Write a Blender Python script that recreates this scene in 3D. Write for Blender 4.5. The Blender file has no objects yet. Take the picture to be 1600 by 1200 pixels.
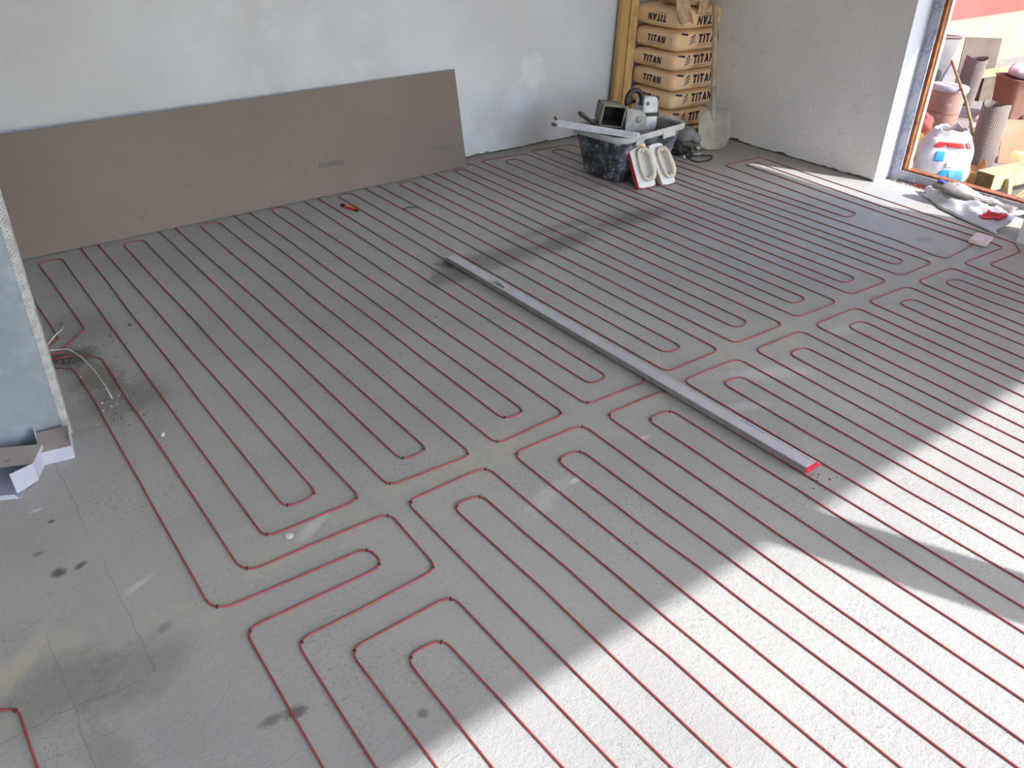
import bpy, bmesh, math, random
from mathutils import Vector, Matrix, noise as mnoise

# ------------------------------------------------------------------ camera, sky, sun, exposure
scene = bpy.context.scene
COL = scene.collection
cam_data = bpy.data.cameras.new('camera')
cam = bpy.data.objects.new('camera', cam_data); COL.objects.link(cam)
_r = Vector((0.79777363, -0.60262768, 0.01992769)); _u = Vector((0.29950758, 0.42474674, 0.85433331)); _f = Vector((0.52330912, 0.6755961, -0.51934331))
cam.matrix_world = Matrix(((_r.x, _u.x, -_f.x, 0.0), (_r.y, _u.y, -_f.y, 0.0), (_r.z, _u.z, -_f.z, 1.5637), (0, 0, 0, 1)))
cam_data.sensor_fit = 'HORIZONTAL'; cam_data.sensor_width = 36.0; cam_data.lens = 36.0 * 1320.2 / 1600.0
cam_data.clip_start = 0.02; cam_data.clip_end = 200
scene.camera = cam

SUN_DIR = Vector((0.4311 * math.cos(math.radians(35.4)), -0.9023 * math.cos(math.radians(35.4)), math.sin(math.radians(35.4))))
world = bpy.data.worlds.new('world'); scene.world = world; world.use_nodes = True
wn = world.node_tree.nodes; wl = world.node_tree.links
sky = wn.new('ShaderNodeTexSky'); sky.sky_type = 'NISHITA'; sky.sun_disc = False
sky.sun_elevation = math.radians(35.4); sky.sun_rotation = math.atan2(SUN_DIR.x, SUN_DIR.y)
sky.air_density = 1.0; sky.dust_density = 1.0; sky.ozone_density = 1.3
wn['Background'].inputs['Strength'].default_value = 0.42
wl.new(sky.outputs['Color'], wn['Background'].inputs['Color'])
sd = bpy.data.lights.new('sun', 'SUN'); sd.energy = 3.95; sd.angle = math.radians(0.55); sd.color = (1.0, 0.99, 0.985)
sun = bpy.data.objects.new('sun', sd); COL.objects.link(sun)
sun.rotation_euler = SUN_DIR.to_track_quat('Z', 'Y').to_euler(); sun.location = SUN_DIR * 12
scene.view_settings.view_transform = 'Standard'; scene.view_settings.look = 'None'
scene.view_settings.gamma = 1.0; scene.view_settings.use_curve_mapping = False
scene.view_settings.exposure = 0.95
scene.cycles.max_bounces = 8; scene.cycles.diffuse_bounces = 5; scene.cycles.glossy_bounces = 2; scene.cycles.caustics_reflective = False; scene.cycles.caustics_refractive = False

RND = random.Random(7)

# ------------------------------------------------------------------ helpers: materials
def lin(c):
    f = lambda v: v / 12.92 if v <= 0.04045 else ((v + 0.055) / 1.055) ** 2.4
    return tuple(f(v / 255.0) for v in c) + (1.0,)

class NT:
    """small helper around a material's node tree"""
    def __init__(self, name):
        self.m = bpy.data.materials.new(name); self.m.use_nodes = True
        self.n = self.m.node_tree.nodes; self.l = self.m.node_tree.links
        self.b = self.n['Principled BSDF']
        self._pos = None
    def new(self, t, **kw):
        x = self.n.new(t)
        for k, v in kw.items(): setattr(x, k, v)
        return x
    def set(self, sock, v):
        if isinstance(v, bpy.types.NodeSocket): self.l.new(v, sock)
        else: sock.default_value = v
    def pos(self, world=False):
        if self._pos is None:
            if world: self._pos = self.new('ShaderNodeNewGeometry').outputs['Position']
            else: self._pos = self.new('ShaderNodeTexCoord').outputs['Object']
        return self._pos
    def noise(self, scale, detail=4, rough=0.55, vec=None):
        t = self.new('ShaderNodeTexNoise'); t.inputs['Scale'].default_value = scale
        t.inputs['Detail'].default_value = detail; t.inputs['Roughness'].default_value = rough
        self.l.new(vec if vec is not None else self.pos(), t.inputs['Vector'])
        return t.outputs['Fac']
    def math(self, op, a, b=0.0, clamp=False):
        x = self.new('ShaderNodeMath', operation=op, use_clamp=clamp); self.set(x.inputs[0], a); self.set(x.inputs[1], b); return x.outputs[0]
    def ramp(self, fac, lo, hi):
        x = self.new('ShaderNodeMapRange'); x.interpolation_type = 'SMOOTHSTEP'
        self.set(x.inputs['Value'], fac); x.inputs['From Min'].default_value = lo; x.inputs['From Max'].default_value = hi
        return x.outputs['Result']
    def mix(self, fac, a, b):
        x = self.new('ShaderNodeMix', data_type='RGBA'); self.set(x.inputs[0], fac)
        self.set(x.inputs[6], a); self.set(x.inputs[7], b); return x.outputs[2]
    def bump(self, h, strength, dist=0.01):
        x = self.new('ShaderNodeBump'); x.inputs['Strength'].default_value = strength; x.inputs['Distance'].default_value = dist
        self.l.new(h, x.inputs['Height']); self.l.new(x.outputs[0], self.b.inputs['Normal'])

MATS = {}
def mat(name, col, rough=0.7, col2=None, scale=8.0, bump=0.0, bscale=60.0, metal=0.0, spots=None, trans=0.0, spec=0.4, world=False):
    if name in MATS: return MATS[name]
    t = NT(name); t.b.inputs['Roughness'].default_value = rough; t.b.inputs['Metallic'].default_value = metal
    t.b.inputs['Specular IOR Level'].default_value = spec
    t.pos(world)
    c = lin(col)
    if col2 is None: col2 = tuple(v * 0.86 for v in col)
    c = t.mix(t.ramp(t.noise(scale, 2), 0.35, 0.68), c, lin(col2))
    if spots:
        for (sc, sscale, lo, hi) in spots:
            c = t.mix(t.ramp(t.noise(sscale, 3, 0.7), lo, hi), c, lin(sc))
    t.set(t.b.inputs['Base Color'], c)
    if bump > 0.19: t.bump(t.noise(bscale, 2, 0.6), bump)
    if trans:
        t.b.inputs['Transmission Weight'].default_value = trans
    MATS[name] = t.m
    return t.m

# ------------------------------------------------------------------ helpers: objects
def tag(o, label=None, category=None, group=None, kind=None):
    if label: o['label'] = label
    if category: o['category'] = category
    if group: o['group'] = group
    if kind: o['kind'] = kind
    return o

def mesh_obj(name, verts, faces, material, parent=None, smooth=False, angle=None):
    me = bpy.data.meshes.new(name); me.from_pydata([tuple(v) for v in verts], [], faces)
    bm = bmesh.new(); bm.from_mesh(me); bmesh.ops.recalc_face_normals(bm, faces=bm.faces); bm.to_mesh(me); bm.free()
    me.materials.append(material)
    if smooth:
        for q in me.polygons: q.use_smooth = True
        if angle is not None: me.set_sharp_from_angle(angle=math.radians(angle))
    o = bpy.data.objects.new(name, me); COL.objects.link(o)
    if parent: o.parent = parent
    return o

def empty(name, loc, rot=(0, 0, 0)):
    o = bpy.data.objects.new(name, None); COL.objects.link(o); o.location = loc; o.rotation_euler = rot
    o.empty_display_size = 0.1
    return o

def box_data(x0, x1, y0, y1, z0, z1):
    v = [(x0, y0, z0), (x1, y0, z0), (x1, y1, z0), (x0, y1, z0), (x0, y0, z1), (x1, y0, z1), (x1, y1, z1), (x0, y1, z1)]
    f = [(0, 3, 2, 1), (4, 5, 6, 7), (0, 1, 5, 4), (1, 2, 6, 5), (2, 3, 7, 6), (3, 0, 4, 7)]
    return v, f

def box(name, b, material, parent=None, bevel=0.0):
    v, f = box_data(*b)
    me = bpy.data.meshes.new(name); me.from_pydata(v, [], f)
    if bevel:
        bm = bmesh.new(); bm.from_mesh(me)
        bmesh.ops.bevel(bm, geom=list(bm.edges), offset=bevel, segments=2, profile=0.6, affect='EDGES')
        bm.to_mesh(me); bm.free()
    me.materials.append(material)
    o = bpy.data.objects.new(name, me); COL.objects.link(o)
    if parent: o.parent = parent
    return o

class Geo:
    def __init__(self): self.v = []; self.f = []
    def add(self, v, f):
        k = len(self.v); self.v += [tuple(a) for a in v]; self.f += [tuple(i + k for i in q) for q in f]; return self
    def box(self, *b): return self.add(*box_data(*b))
    def tube(self, pts, rad, sides=8, cap=True):
        return self.add(*tube_data(pts, rad, sides, cap))
    def obj(self, name, m, parent=None, smooth=False, angle=None): return mesh_obj(name, self.v, self.f, m, parent, smooth, angle)

def tube_data(pts, rad, sides=8, cap=True):
    pts = [Vector(a) for a in pts]; n = len(pts)
    rads = rad if isinstance(rad, (list, tuple)) else [rad] * n
    v = []; f = []
    t0 = (pts[1] - pts[0]).normalized()
    nrm = t0.orthogonal().normalized()
    if abs(t0.z) < 0.9:
        nrm = Vector((0, 0, 1)) - t0 * t0.z; nrm.normalize()
    for i, q in enumerate(pts):
        if i == 0: t = pts[1] - pts[0]
        elif i == n - 1: t = pts[-1] - pts[-2]
        else: t = (pts[i + 1] - q).normalized() + (q - pts[i - 1]).normalized()
        if t.length < 1e-9: t = pts[min(i + 1, n - 1)] - pts[i - 1]
        t.normalize(); nrm = nrm - t * nrm.dot(t)
        if nrm.length < 1e-6: nrm = t.orthogonal()
        nrm.normalize(); bn = t.cross(nrm)
        for s in range(sides):
            a = 2 * math.pi * s / sides
            v.append(q + (nrm * math.cos(a) + bn * math.sin(a)) * rads[i])
    for i in range(n - 1):
        for s in range(sides):
            a = i * sides + s; b = i * sides + (s + 1) % sides
            f.append((a, b, b + sides, a + sides))
    if cap:
        f.append(tuple(range(sides))[::-1]); f.append(tuple((n - 1) * sides + s for s in range(sides)))
    return v, f

def lathe_data(profile, segs=24, close=False):
    v = []; f = []; n = len(profile)
    for s in range(segs):
        a = 2 * math.pi * s / segs
        for r, z in profile: v.append((r * math.cos(a), r * math.sin(a), z))
    for s in range(segs):
        t = (s + 1) % segs
        for i in range(n - 1 if not close else n):
            j = (i + 1) % n
            f.append((s * n + i, t * n + i, t * n + j, s * n + j))
    return v, f

def rrect(w, d, r, seg=5):
    pts = []
    for cx, cy, a0 in ((w / 2 - r, d / 2 - r, 0), (-w / 2 + r, d / 2 - r, 90), (-w / 2 + r, -d / 2 + r, 180), (w / 2 - r, -d / 2 + r, 270)):
        for i in range(seg + 1):
            a = math.radians(a0 + 90 * i / seg); pts.append((cx + r * math.cos(a), cy + r * math.sin(a)))
    return pts

def loft(sections, cap0=True, cap1=True):
    """sections: list of lists of 3D points, same count"""
    n = len(sections[0]); v = []; f = []
    for s in sections: v += s
    for i in range(len(sections) - 1):
        for k in range(n):
            a = i * n + k; b = i * n + (k + 1) % n
            f.append((a, b, b + n, a + n))
    if cap0: f.append(tuple(range(n))[::-1])
    if cap1: f.append(tuple((len(sections) - 1) * n + k for k in range(n)))
    return v, f

def extrude_poly(poly, axis, a, b):
    """poly in 2D extruded along axis 'x' or 'y' or 'z' from a to b"""
    def P(q, h):
        if axis == 'y': return (q[0], h, q[1])
        if axis == 'x': return (h, q[0], q[1])
        return (q[0], q[1], h)
    n = len(poly); v = [P(q, a) for q in poly] + [P(q, b) for q in poly]
    f = [tuple(range(n))[::-1], tuple(range(n, 2 * n))] + [(i, (i + 1) % n, n + (i + 1) % n, n + i) for i in range(n)]
    return v, f

def cube_grid(n):
    """vertices on the surface of a [-1,1] cube grid, with quads"""
    idx = {}; v = []; f = []
    def g(p):
        k = tuple(round(c, 5) for c in p)
        if k not in idx: idx[k] = len(v); v.append(p)
        return idx[k]
    for ax in range(3):
        for s in (-1, 1):
            for i in range(n):
                for j in range(n):
                    q = []
                    for di, dj in ((0, 0), (1, 0), (1, 1), (0, 1)):
                        a = -1 + 2 * (i + di) / n; b = -1 + 2 * (j + dj) / n
                        p = [0, 0, 0]; p[ax] = s; p[(ax + 1) % 3] = a; p[(ax + 2) % 3] = b
                        q.append(g(tuple(p)))
                    f.append(tuple(q))
    return v, f

def superbox(a, b, c, n1=6.0, n2=4.0, grid=12, amp=0.0, freq=8.0, seed=0.0):
    """rounded pillow-box of half sizes a,b,c, base at z=0"""
    v, f = cube_grid(grid); out = []
    for x, y, z in v:
        h = (abs(x) ** n1 + abs(y) ** n1) ** (n2 / n1) + abs(z) ** n2
        k = 1.0 / h ** (1.0 / n2)
        P = Vector((x * k * a, y * k * b, z * k * c + c))
        if amp:
            d = mnoise.noise(P * freq + Vector((seed, seed * 1.7, seed * 0.3)))
            P += Vector((x, y, z)).normalized() * d * amp
        out.append(P)
    return out, f

# flat lettering as small polygons (unit cell: height 1)
GLY = {
    'T': ([[(0, .78), (.72, .78), (.72, 1), (0, 1)], [(.235, 0), (.485, 0), (.485, .78), (.235, .78)]], .72),
    'I': ([[(0, 0), (.25, 0), (.25, 1), (0, 1)]], .25),
    'A': ([[(0, 0), (.25, 0), (.51, 1), (.27, 1)], [(.53, 0), (.78, 0), (.51, 1), (.27, 1)], [(.16, .2), (.62, .2), (.57, .38), (.21, .38)]], .78),
    'N': ([[(0, 0), (.21, 0), (.21, 1), (0, 1)], [(.53, 0), (.74, 0), (.74, 1), (.53, 1)], [(0, 1), (.22, 1), (.74, 0), (.52, 0)]], .74),
}
def word_polys(word, h, gap=.12, slant=0.12):
    out = []; x = 0
    for ch in word:
        ps, w = GLY[ch]
        for q in ps: out.append([((x + a + slant * b) * h, b * h) for a, b in q])
        x += w + gap
    return out, (x - gap) * h
def ribbon(polylines, width):
    out = []
    for pl in polylines:
        for (a, b) in zip(pl[:-1], pl[1:]):
            d = Vector((b[0] - a[0], b[1] - a[1])); L = d.length
            if L < 1e-6: continue
            d /= L; n = Vector((-d.y, d.x)) * width / 2; e = d * width * 0.35
            A = Vector(a) - e; B = Vector(b) + e
            out.append([tuple(A - n), tuple(B - n), tuple(B + n), tuple(A + n)])
    return out

# ------------------------------------------------------------------ the setting
def floor_material(STAINS, JOINTS, band_on=True):
    t = NT('screed_floor'); P = t.pos(world=True); t.b.inputs['Specular IOR Level'].default_value = 0.25
    sep = t.new('ShaderNodeSeparateXYZ'); t.l.new(P, sep.inputs[0]); X, Y = sep.outputs[0], sep.outputs[1]
    big = t.noise(1.1, 3, 0.6); mid = t.noise(5.5, 4, 0.65); fine = t.noise(90, 3, 0.7); tiny = t.noise(420, 1, 0.6)
    c = t.mix(t.ramp(big, 0.32, 0.7), lin((180, 178, 174)), lin((166, 164, 162)))
    c = t.mix(t.math('MULTIPLY', t.ramp(mid, 0.5, 0.78), 0.5), c, lin((184, 183, 178)))
    c = t.mix(t.math('MULTIPLY', t.ramp(fine, 0.48, 0.75), 0.34), c, lin((138, 136, 133)))
    c = t.mix(t.math('MULTIPLY', t.ramp(tiny, 0.58, 0.74), 0.4), c, lin((120, 119, 116)))
    pm = t.math('MULTIPLY', t.ramp(t.noise(2.6, 2), 0.50, 0.62), t.ramp(fine, 0.55, 0.66))
    c = t.mix(t.math('MULTIPLY', pm, 0.42), c, lin((124, 122, 119)))
    # dusty yellowish band along the aisle where the cable bends were pasted down
    if band_on:
        band = t.math('SUBTRACT', 1.0, t.ramp(t.math('ABSOLUTE', t.math('SUBTRACT', Y, t.math('ADD', 1.70, 0.0))), 0.03, 0.24))
        band = t.math('MULTIPLY', band, t.ramp(mid, 0.42, 0.7))
        c = t.mix(t.math('MULTIPLY', band, 0.6), c, lin((192, 183, 158)))
    ns = t.noise(14, 4, 0.75); ns2 = fine
    def stain(c, cx, cy, rx, ry, ang, col, k, rag=0.9, fine_mix=0.0):
        m_ = t.new('ShaderNodeMapping', vector_type='TEXTURE'); t.l.new(P, m_.inputs['Vector'])
        m_.inputs['Location'].default_value = (cx, cy, 0); m_.inputs['Rotation'].default_value = (0, 0, ang); m_.inputs['Scale'].default_value = (rx, ry, 1)
        ln_ = t.new('ShaderNodeVectorMath', operation='LENGTH'); t.l.new(m_.outputs[0], ln_.inputs[0])
        ad = t.new('ShaderNodeMath', operation='MULTIPLY_ADD'); t.l.new(ns, ad.inputs[0]); ad.inputs[1].default_value = rag * 2.2; t.l.new(ln_.outputs['Value'], ad.inputs[2])
        o = ad.outputs[0]; sh = rag * 1.1
        if fine_mix:
            a2 = t.new('ShaderNodeMath', operation='MULTIPLY_ADD'); t.l.new(ns2, a2.inputs[0]); a2.inputs[1].default_value = fine_mix * 3; t.l.new(o, a2.inputs[2]); o = a2.outputs[0]; sh += fine_mix * 1.5
        mr = t.new('ShaderNodeMapRange'); t.l.new(o, mr.inputs['Value'])
        mr.inputs['From Min'].default_value = 0.45 + sh; mr.inputs['From Max'].default_value = 1.15 + sh; mr.inputs['To Min'].default_value = k; mr.inputs['To Max'].default_value = 0.0
        return t.mix(mr.outputs['Result'], c, lin(col))
    for s in STAINS: c = stain(c, *s)
    # saw-cut / trowel joint lines
    for (ax, at, lo, hi, w, wob) in JOINTS:
        along, across = (Y, X) if ax == 'y' else (X, Y)
        q = t.math('ABSOLUTE', t.math('SUBTRACT', t.math('ADD', across, t.math('MULTIPLY', t.math('SUBTRACT', mid, 0.5), wob)), at))
        m = t.math('SUBTRACT', 1.0, t.ramp(q, w * 0.4, w))
        m = t.math('MULTIPLY', m, t.math('MULTIPLY', t.math('GREATER_THAN', along, lo), t.math('LESS_THAN', along, hi)))
        m = t.math('MULTIPLY', m, t.ramp(big, 0.36, 0.52))
        c = t.mix(t.math('MULTIPLY', m, 0.3), c, lin((110, 110, 108)))
    t.set(t.b.inputs['Base Color'], c); t.b.inputs['Roughness'].default_value = 0.78
    hgt = t.math('ADD', t.noise(45, 4, 0.75), t.math('MULTIPLY', t.noise(190, 1, 0.6), 0.4))
    t.bump(hgt, 0.36, 0.006)
    return t.m

DARK = (112, 111, 108); SOOT = (92, 92, 91); CREAM = (196, 187, 164); WHITE = (214, 214, 212); BROWN = (92, 84, 76)
STAINS = [
    # dark dragged smudge between straightedge and tub: (x, y, rx, ry, angle, colour, strength, raggedness, fine)
    (2.20, 2.99, .36, .12, -.05, SOOT, .55, .55, .5), (2.62, 2.97, .22, .10, .1, SOOT, .5, .5, .5), (3.10, 3.02, .30, .09, .0, SOOT, .6, .5, .5),
    (1.90, 2.93, .12, .08, .0, SOOT, .5, .5, .4), (2.75, 3.13, .5, .05, -.02, SOOT, .35, .5, .6),
    (1.975, 3.06, .05, .05, 0, (60, 60, 60), .7, .4, .2),
    # dirt by the cable entry
    (.36, 3.12, .10, .10, 0, (74, 66, 56), .8, .6, .5), (.40, 2.92, .10, .14, 0, (126, 112, 96), .7, .5, .3), (.44, 2.72, .16, .16, 0, (118, 112, 100), .6, .6, .4),
    (.46, 3.35, .12, .2, 0, (140, 134, 120), .5, .5, .4),
    # spots at the lower left
    (.062, 1.961, .020, .022, 0, BROWN, .9, .5, .3), (.112, 1.956, .022, .012, .5, BROWN, .8, .5, .3), (.036, 2.067, .016, .010, 0, BROWN, .5, .4, .3), (.092, 2.185, .010, .008, 0, BROWN, .8, .3, .2),
    (.22, 1.62, .022, .016, .6, (150, 143, 128), .8, .4, .2), (.37, 1.213, .030, .018, 0, BROWN, .75, .6, .4), (.32, 1.225, .03, .014, 0, BROWN, .6, .6, .4), (.59, 1.05, .014, .014, 0, BROWN, .6, .4, .3), (-.06, 1.72, .12, .028, .9, CREAM, .55, .5, .2), (-.11, 1.55, .05, .03, .2, CREAM, .5, .5, .2),
    (-.02, 1.58, .14, .10, .3, DARK, .45, .7, .2), (.12, 1.52, .16, .10, .2, DARK, .35, .7, .2), (.02, 1.30, .05, .16, 0, DARK, .3, .6, .2),
    # pale scuffs
    (.215, 1.80, .05, .012, .4, WHITE, .6, .6, .3), (.66, 1.74, .07, .02, .5, WHITE, .55, .7, .4), (1.40, 1.48, .03, .012, .2, WHITE, .9, .3, .1), (1.28, 1.47, .12, .04, .3, WHITE, .35, .7, .5),
    (2.40, 1.55, .20, .045, -.5, WHITE, .45, .6, .3), (2.15, 1.45, .10, .03, -.4, WHITE, .35, .6, .3), (2.95, 1.60, .10, .05, 0, WHITE, .3, .6, .3), (1.72, 1.52, .03, .01, 0, WHITE, .6, .4, .2),
    (.07, 2.26, .02, .008, 0, WHITE, .7, .4, .2), (.02, 2.6, .35, .05, 0, (150, 142, 128), .6, .5, .3),
    # dust by the walls and the doorway
    (4.45, 1.95, .35, .35, 0, (172, 160, 142), .5, .5, .2), (4.72, 3.3, .10, .7, 0, (150, 141, 128), .6, .4, .3), (4.6, 1.4, .4, .6, 0, (172, 160, 142), .5, .5, .2), (3.2, 4.36, 1.2, .09, 0, (150, 144, 134), .6, .4, .3), (4.3, 3.6, .5, .3, 0, (160, 152, 140), .5, .5, .2),
    (4.15, 1.95, .06, .04, 0, (150, 118, 105), .4, .6, .2),
]
JOINTS = [('y', .163, 1.5, 2.56, .003, .03), ('y', -.01, .9, 1.75, .0025, .02), ('x', 1.50, -.2, .12, .0035, .06), ('x', 1.40, -.1, .06, .002, .04), ('x', 1.80, .25, .56, .002, .04), ('x', 1.69, .3, .8, .002, .05), ('x', 1.875, .30, .62, .0015, .05)]
def build_floor():
    """one slab; its top is a grid of cells so that each cell's material only carries the stains that reach it"""
    x0, x1, y0, y1, st = -1.9, 5.02, -1.3, 4.7, .4
    nx, ny = int(math.ceil((x1 - x0) / st)), int(math.ceil((y1 - y0) / st))
    xs = [min(x1, x0 + i * st) for i in range(nx + 1)]; ys = [min(y1, y0 + i * st) for i in range(ny + 1)]
    v = [(x, y, 0.0) for y in ys for x in xs]; f = []; mi = []; cache = {}; mats = []
    for j in range(ny):
        for i in range(nx):
            S = [k for k, s in enumerate(STAINS) if s[0] + 1.0 * reach(s) > xs[i] and s[0] - reach(s) < xs[i + 1] and s[1] + reach(s) > ys[j] and s[1] - reach(s) < ys[j + 1]]
            J = []
            for k, (ax, at_, lo, hi, w, wob) in enumerate(JOINTS):
                a0, a1, c0, c1 = (ys[j], ys[j + 1], xs[i], xs[i + 1]) if ax == 'y' else (xs[i], xs[i + 1], ys[j], ys[j + 1])
                if a1 > lo and a0 < hi and c1 > at_ - .04 and c0 < at_ + .04: J.append(k)
            key = (tuple(S), tuple(J), ys[j + 1] > 1.4 and ys[j] < 2.0)
            if key not in cache: cache[key] = len(mats); mats.append(floor_material([STAINS[k] for k in S], [JOINTS[k] for k in J], key[2]))
            a = j * (nx + 1) + i; f.append((a, a + 1, a + nx + 2, a + nx + 1)); mi.append(cache[key])
    k = len(v); bv, bf = box_data(x0, x1, y0, y1, -.14, -.0005); v += bv; f += [tuple(q + k for q in t_) for t_ in bf]; mi += [cache[key]] * len(bf)
    me = bpy.data.meshes.new('floor'); me.from_pydata(v, [], f)
    for m in mats: me.materials.append(m)
    me.polygons.foreach_set('material_index', mi)
    o = bpy.data.objects.new('floor', me); COL.objects.link(o); return o
def reach(s): return max(s[2], s[3]) * (1.15 + s[7] * .8 + (s[8] if len(s) > 8 else 0) * .9)

PLASTER_B = mat('plaster_back', (198, 203, 210), 0.85, (190, 193, 198), 1.6, 0.25, 30, spots=[((202, 207, 215), 3.0, .5, .7), ((188, 191, 196), 7.0, .6, .9)])
PLASTER_R = mat('plaster_right', (232, 226, 220), 0.9, (224, 218, 212), 2.0, 0.35, 45, spots=[((212, 207, 202), 9.0, .58, .8)])
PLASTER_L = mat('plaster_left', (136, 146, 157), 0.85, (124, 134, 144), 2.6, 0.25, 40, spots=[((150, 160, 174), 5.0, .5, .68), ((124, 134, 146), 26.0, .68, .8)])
PLASTER_W = mat('plaster_white', (226, 226, 226), 0.85, (218, 218, 218), 3, 0.2, 40)
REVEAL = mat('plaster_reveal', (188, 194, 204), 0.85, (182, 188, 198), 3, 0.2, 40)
MASONRY = mat('masonry', (118, 112, 104), 0.95, (86, 80, 74), 9, 0.6, 40)
CEIL = mat('ceiling_plaster', (238, 238, 236), 0.9, (230, 230, 228), 2, 0.2, 30)

fl = build_floor(); tag(fl, kind='structure')
gm = mat('yard_ground', (138, 130, 122), 0.95, (122, 112, 102), 1.4, 0.6, 14, spots=[((152, 144, 134), 6, .55, .75), ((84, 68, 58), 12, .60, .8)])
g = Geo(); g.add([(-30, -34, -.15), (34, -34, -.15), (34, 30, -.15), (-30, 30, -.15)], [(0, 1, 2, 3)])
tag(g.obj('ground', gm), kind='structure')

def ragged_wall(name, x0, x1, z1, y_plane, depth, core, plaster, seed, horizontal=True, facing=-1, step=0.035):
    """masonry core plus a plaster coat whose lower edge is ragged; runs along x (horizontal) or along y"""
    r = random.Random(seed)
    n = int((x1 - x0) / step)
    v = []; f = []
    th = 0.014
    for i in range(n + 1):
        s = x0 + (x1 - x0) * i / n
        zb = 0.008 + 0.012 * max(0, mnoise.noise(Vector((s * 5, seed, 0)))) + 0.010 * r.random() ** 3 + (0.014 if mnoise.noise(Vector((s * 2.2, seed * 3.1, 1))) > .28 else 0)
        jut = 0.004 * mnoise.noise(Vector((s * 9, 2, seed)))
        for (d, z) in ((0, z1), (0, zb + 0.05), (jut, zb), (th, zb - 0.002), (th, z1)):
            o = facing * (th - d)
            v.append((s, y_plane + facing * 0 + (d * -facing), z) if horizontal else (y_plane + (d * -facing), s, z))
    m = 5
    for i in range(n):
        for k in range(m - 1):
            a = i * m + k; f.append((a, a + 1, a + 1 + m, a + m))
    return mesh_obj('plaster_coat', v, f, plaster, core)

# back wall: room face at y = 4.40
wb = box('wall_back', (-1.9, 5.10, 4.414, 4.70, 0.0, 2.60), MASONRY); tag(wb, kind='structure')
ragged_wall('p', 0.25, 4.77, 2.60, 4.40, 0, wb, PLASTER_B, 3.0, True, -1)
# right wall: room face at x = 4.77, ends at the doorway y = 2.645
wr = box('wall_right', (4.784, 5.10, 2.659, 4.414, 0.0, 2.60), MASONRY); tag(wr, kind='structure')
ragged_wall('p', 2.645, 4.41, 2.60, 4.77, 0, wr, PLASTER_R, 5.0, False, -1)
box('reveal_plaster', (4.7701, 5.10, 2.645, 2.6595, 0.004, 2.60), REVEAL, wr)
# stretch of wall beyond the doorway
wp = box('wall_right_beyond_door', (4.51, 4.77, -1.05, 1.665, 0.0, 2.60), PLASTER_R); tag(wp, kind='structure')
# beam over the doorway
wd = box('wall_above_door', (4.784, 5.10, 0.95, 2.645, 2.25, 2.60), PLASTER_W); tag(wd, kind='structure')
# block of wall at the left with its metal corner bead
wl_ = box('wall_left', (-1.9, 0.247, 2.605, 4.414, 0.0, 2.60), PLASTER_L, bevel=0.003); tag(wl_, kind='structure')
wl2 = box('wall_left_side', (-2.1, -1.9, -1.3, 4.70, 0.0, 2.60), PLASTER_W); tag(wl2, kind='structure')
# front of the room: open glazing bay with one slim pier
wf1 = box('wall_front', (0.75, 1.30, -1.3, -1.05, 0.0, 2.60), PLASTER_W); tag(wf1, kind='structure')
wf3 = box('wall_front_corner', (-1.9, -1.0, -1.3, -1.05, 0.0, 2.60), PLASTER_W); tag(wf3, kind='structure')  # unseen opening between this and wall_front, added to brighten the room's left and back
wf2 = box('wall_front_end', (4.30, 4.77, -1.3, -1.05, 0.0, 2.60), PLASTER_W); tag(wf2, kind='structure')
pier = box('wall_front_pier', (2.685, 2.835, -1.21, -1.05, 0.0, 2.60), PLASTER_W); tag(pier, kind='structure')
ce = box('ceiling', (-2.3, 6.016, -2.344, 4.9, 2.60, 2.78), CEIL); tag(ce, kind='structure')

def bead_material():
    t = NT('perforated_bead'); P = t.pos()
    sep = t.new('ShaderNodeSeparateXYZ'); t.l.new(P, sep.inputs[0]); X, Z = sep.outputs[0], sep.outputs[2]
    def dots(ox, oz, px, pz, r):
        fx = t.math('SUBTRACT', t.math('FRACT', t.math('DIVIDE', t.math('ADD', X, ox), px)), 0.5)
        fz = t.math('SUBTRACT', t.math('FRACT', t.math('DIVIDE', t.math('ADD', Z, oz), pz)), 0.5)
        fx = t.math('MULTIPLY', fx, px); fz = t.math('MULTIPLY', fz, pz)
        d = t.math('SQRT', t.math('ADD', t.math('MULTIPLY', fx, fx), t.math('MULTIPLY', fz, fz)))
        return t.math('LESS_THAN', d, r)
    m = t.math('MAXIMUM', dots(0, 0, .0115, .0125, .0032), dots(.00575, .00625, .0115, .0125, .0024))
    dirt = t.ramp(t.noise(30, 5, .7), .42, .6)
    base = t.mix(t.math('MULTIPLY', dirt, .6), lin((178, 180, 180)), lin((132, 134, 134)))
    c = t.mix(t.math('MULTIPLY', m, t.math('ADD', .15, t.math('MULTIPLY', t.ramp(Z, .35, .75), .55))), base, lin((112, 114, 122)))
    t.set(t.b.inputs['Base Color'], c); t.b.inputs['Roughness'].default_value = .55; t.b.inputs['Metallic'].default_value = .15
    t.bump(t.noise(80, 4), .3, .004)
    return t.m
BEAD = bead_material()
g = Geo(); g.box(.2225, .2475, 2.6035, 2.606, .0, 2.6); cb = g.obj('corner_bead', BEAD, wl_); cb['label'] = 'perforated metal corner bead, speckled with plaster'
g = Geo(); g.tube([(.2478, 2.6042, 0.0), (.2478, 2.6042, 2.6)], .0022, 8)
g.obj('bead_nose', mat('zinc', (196, 200, 198), .35, (170, 172, 170), 20, metal=.7), wl_)

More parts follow.
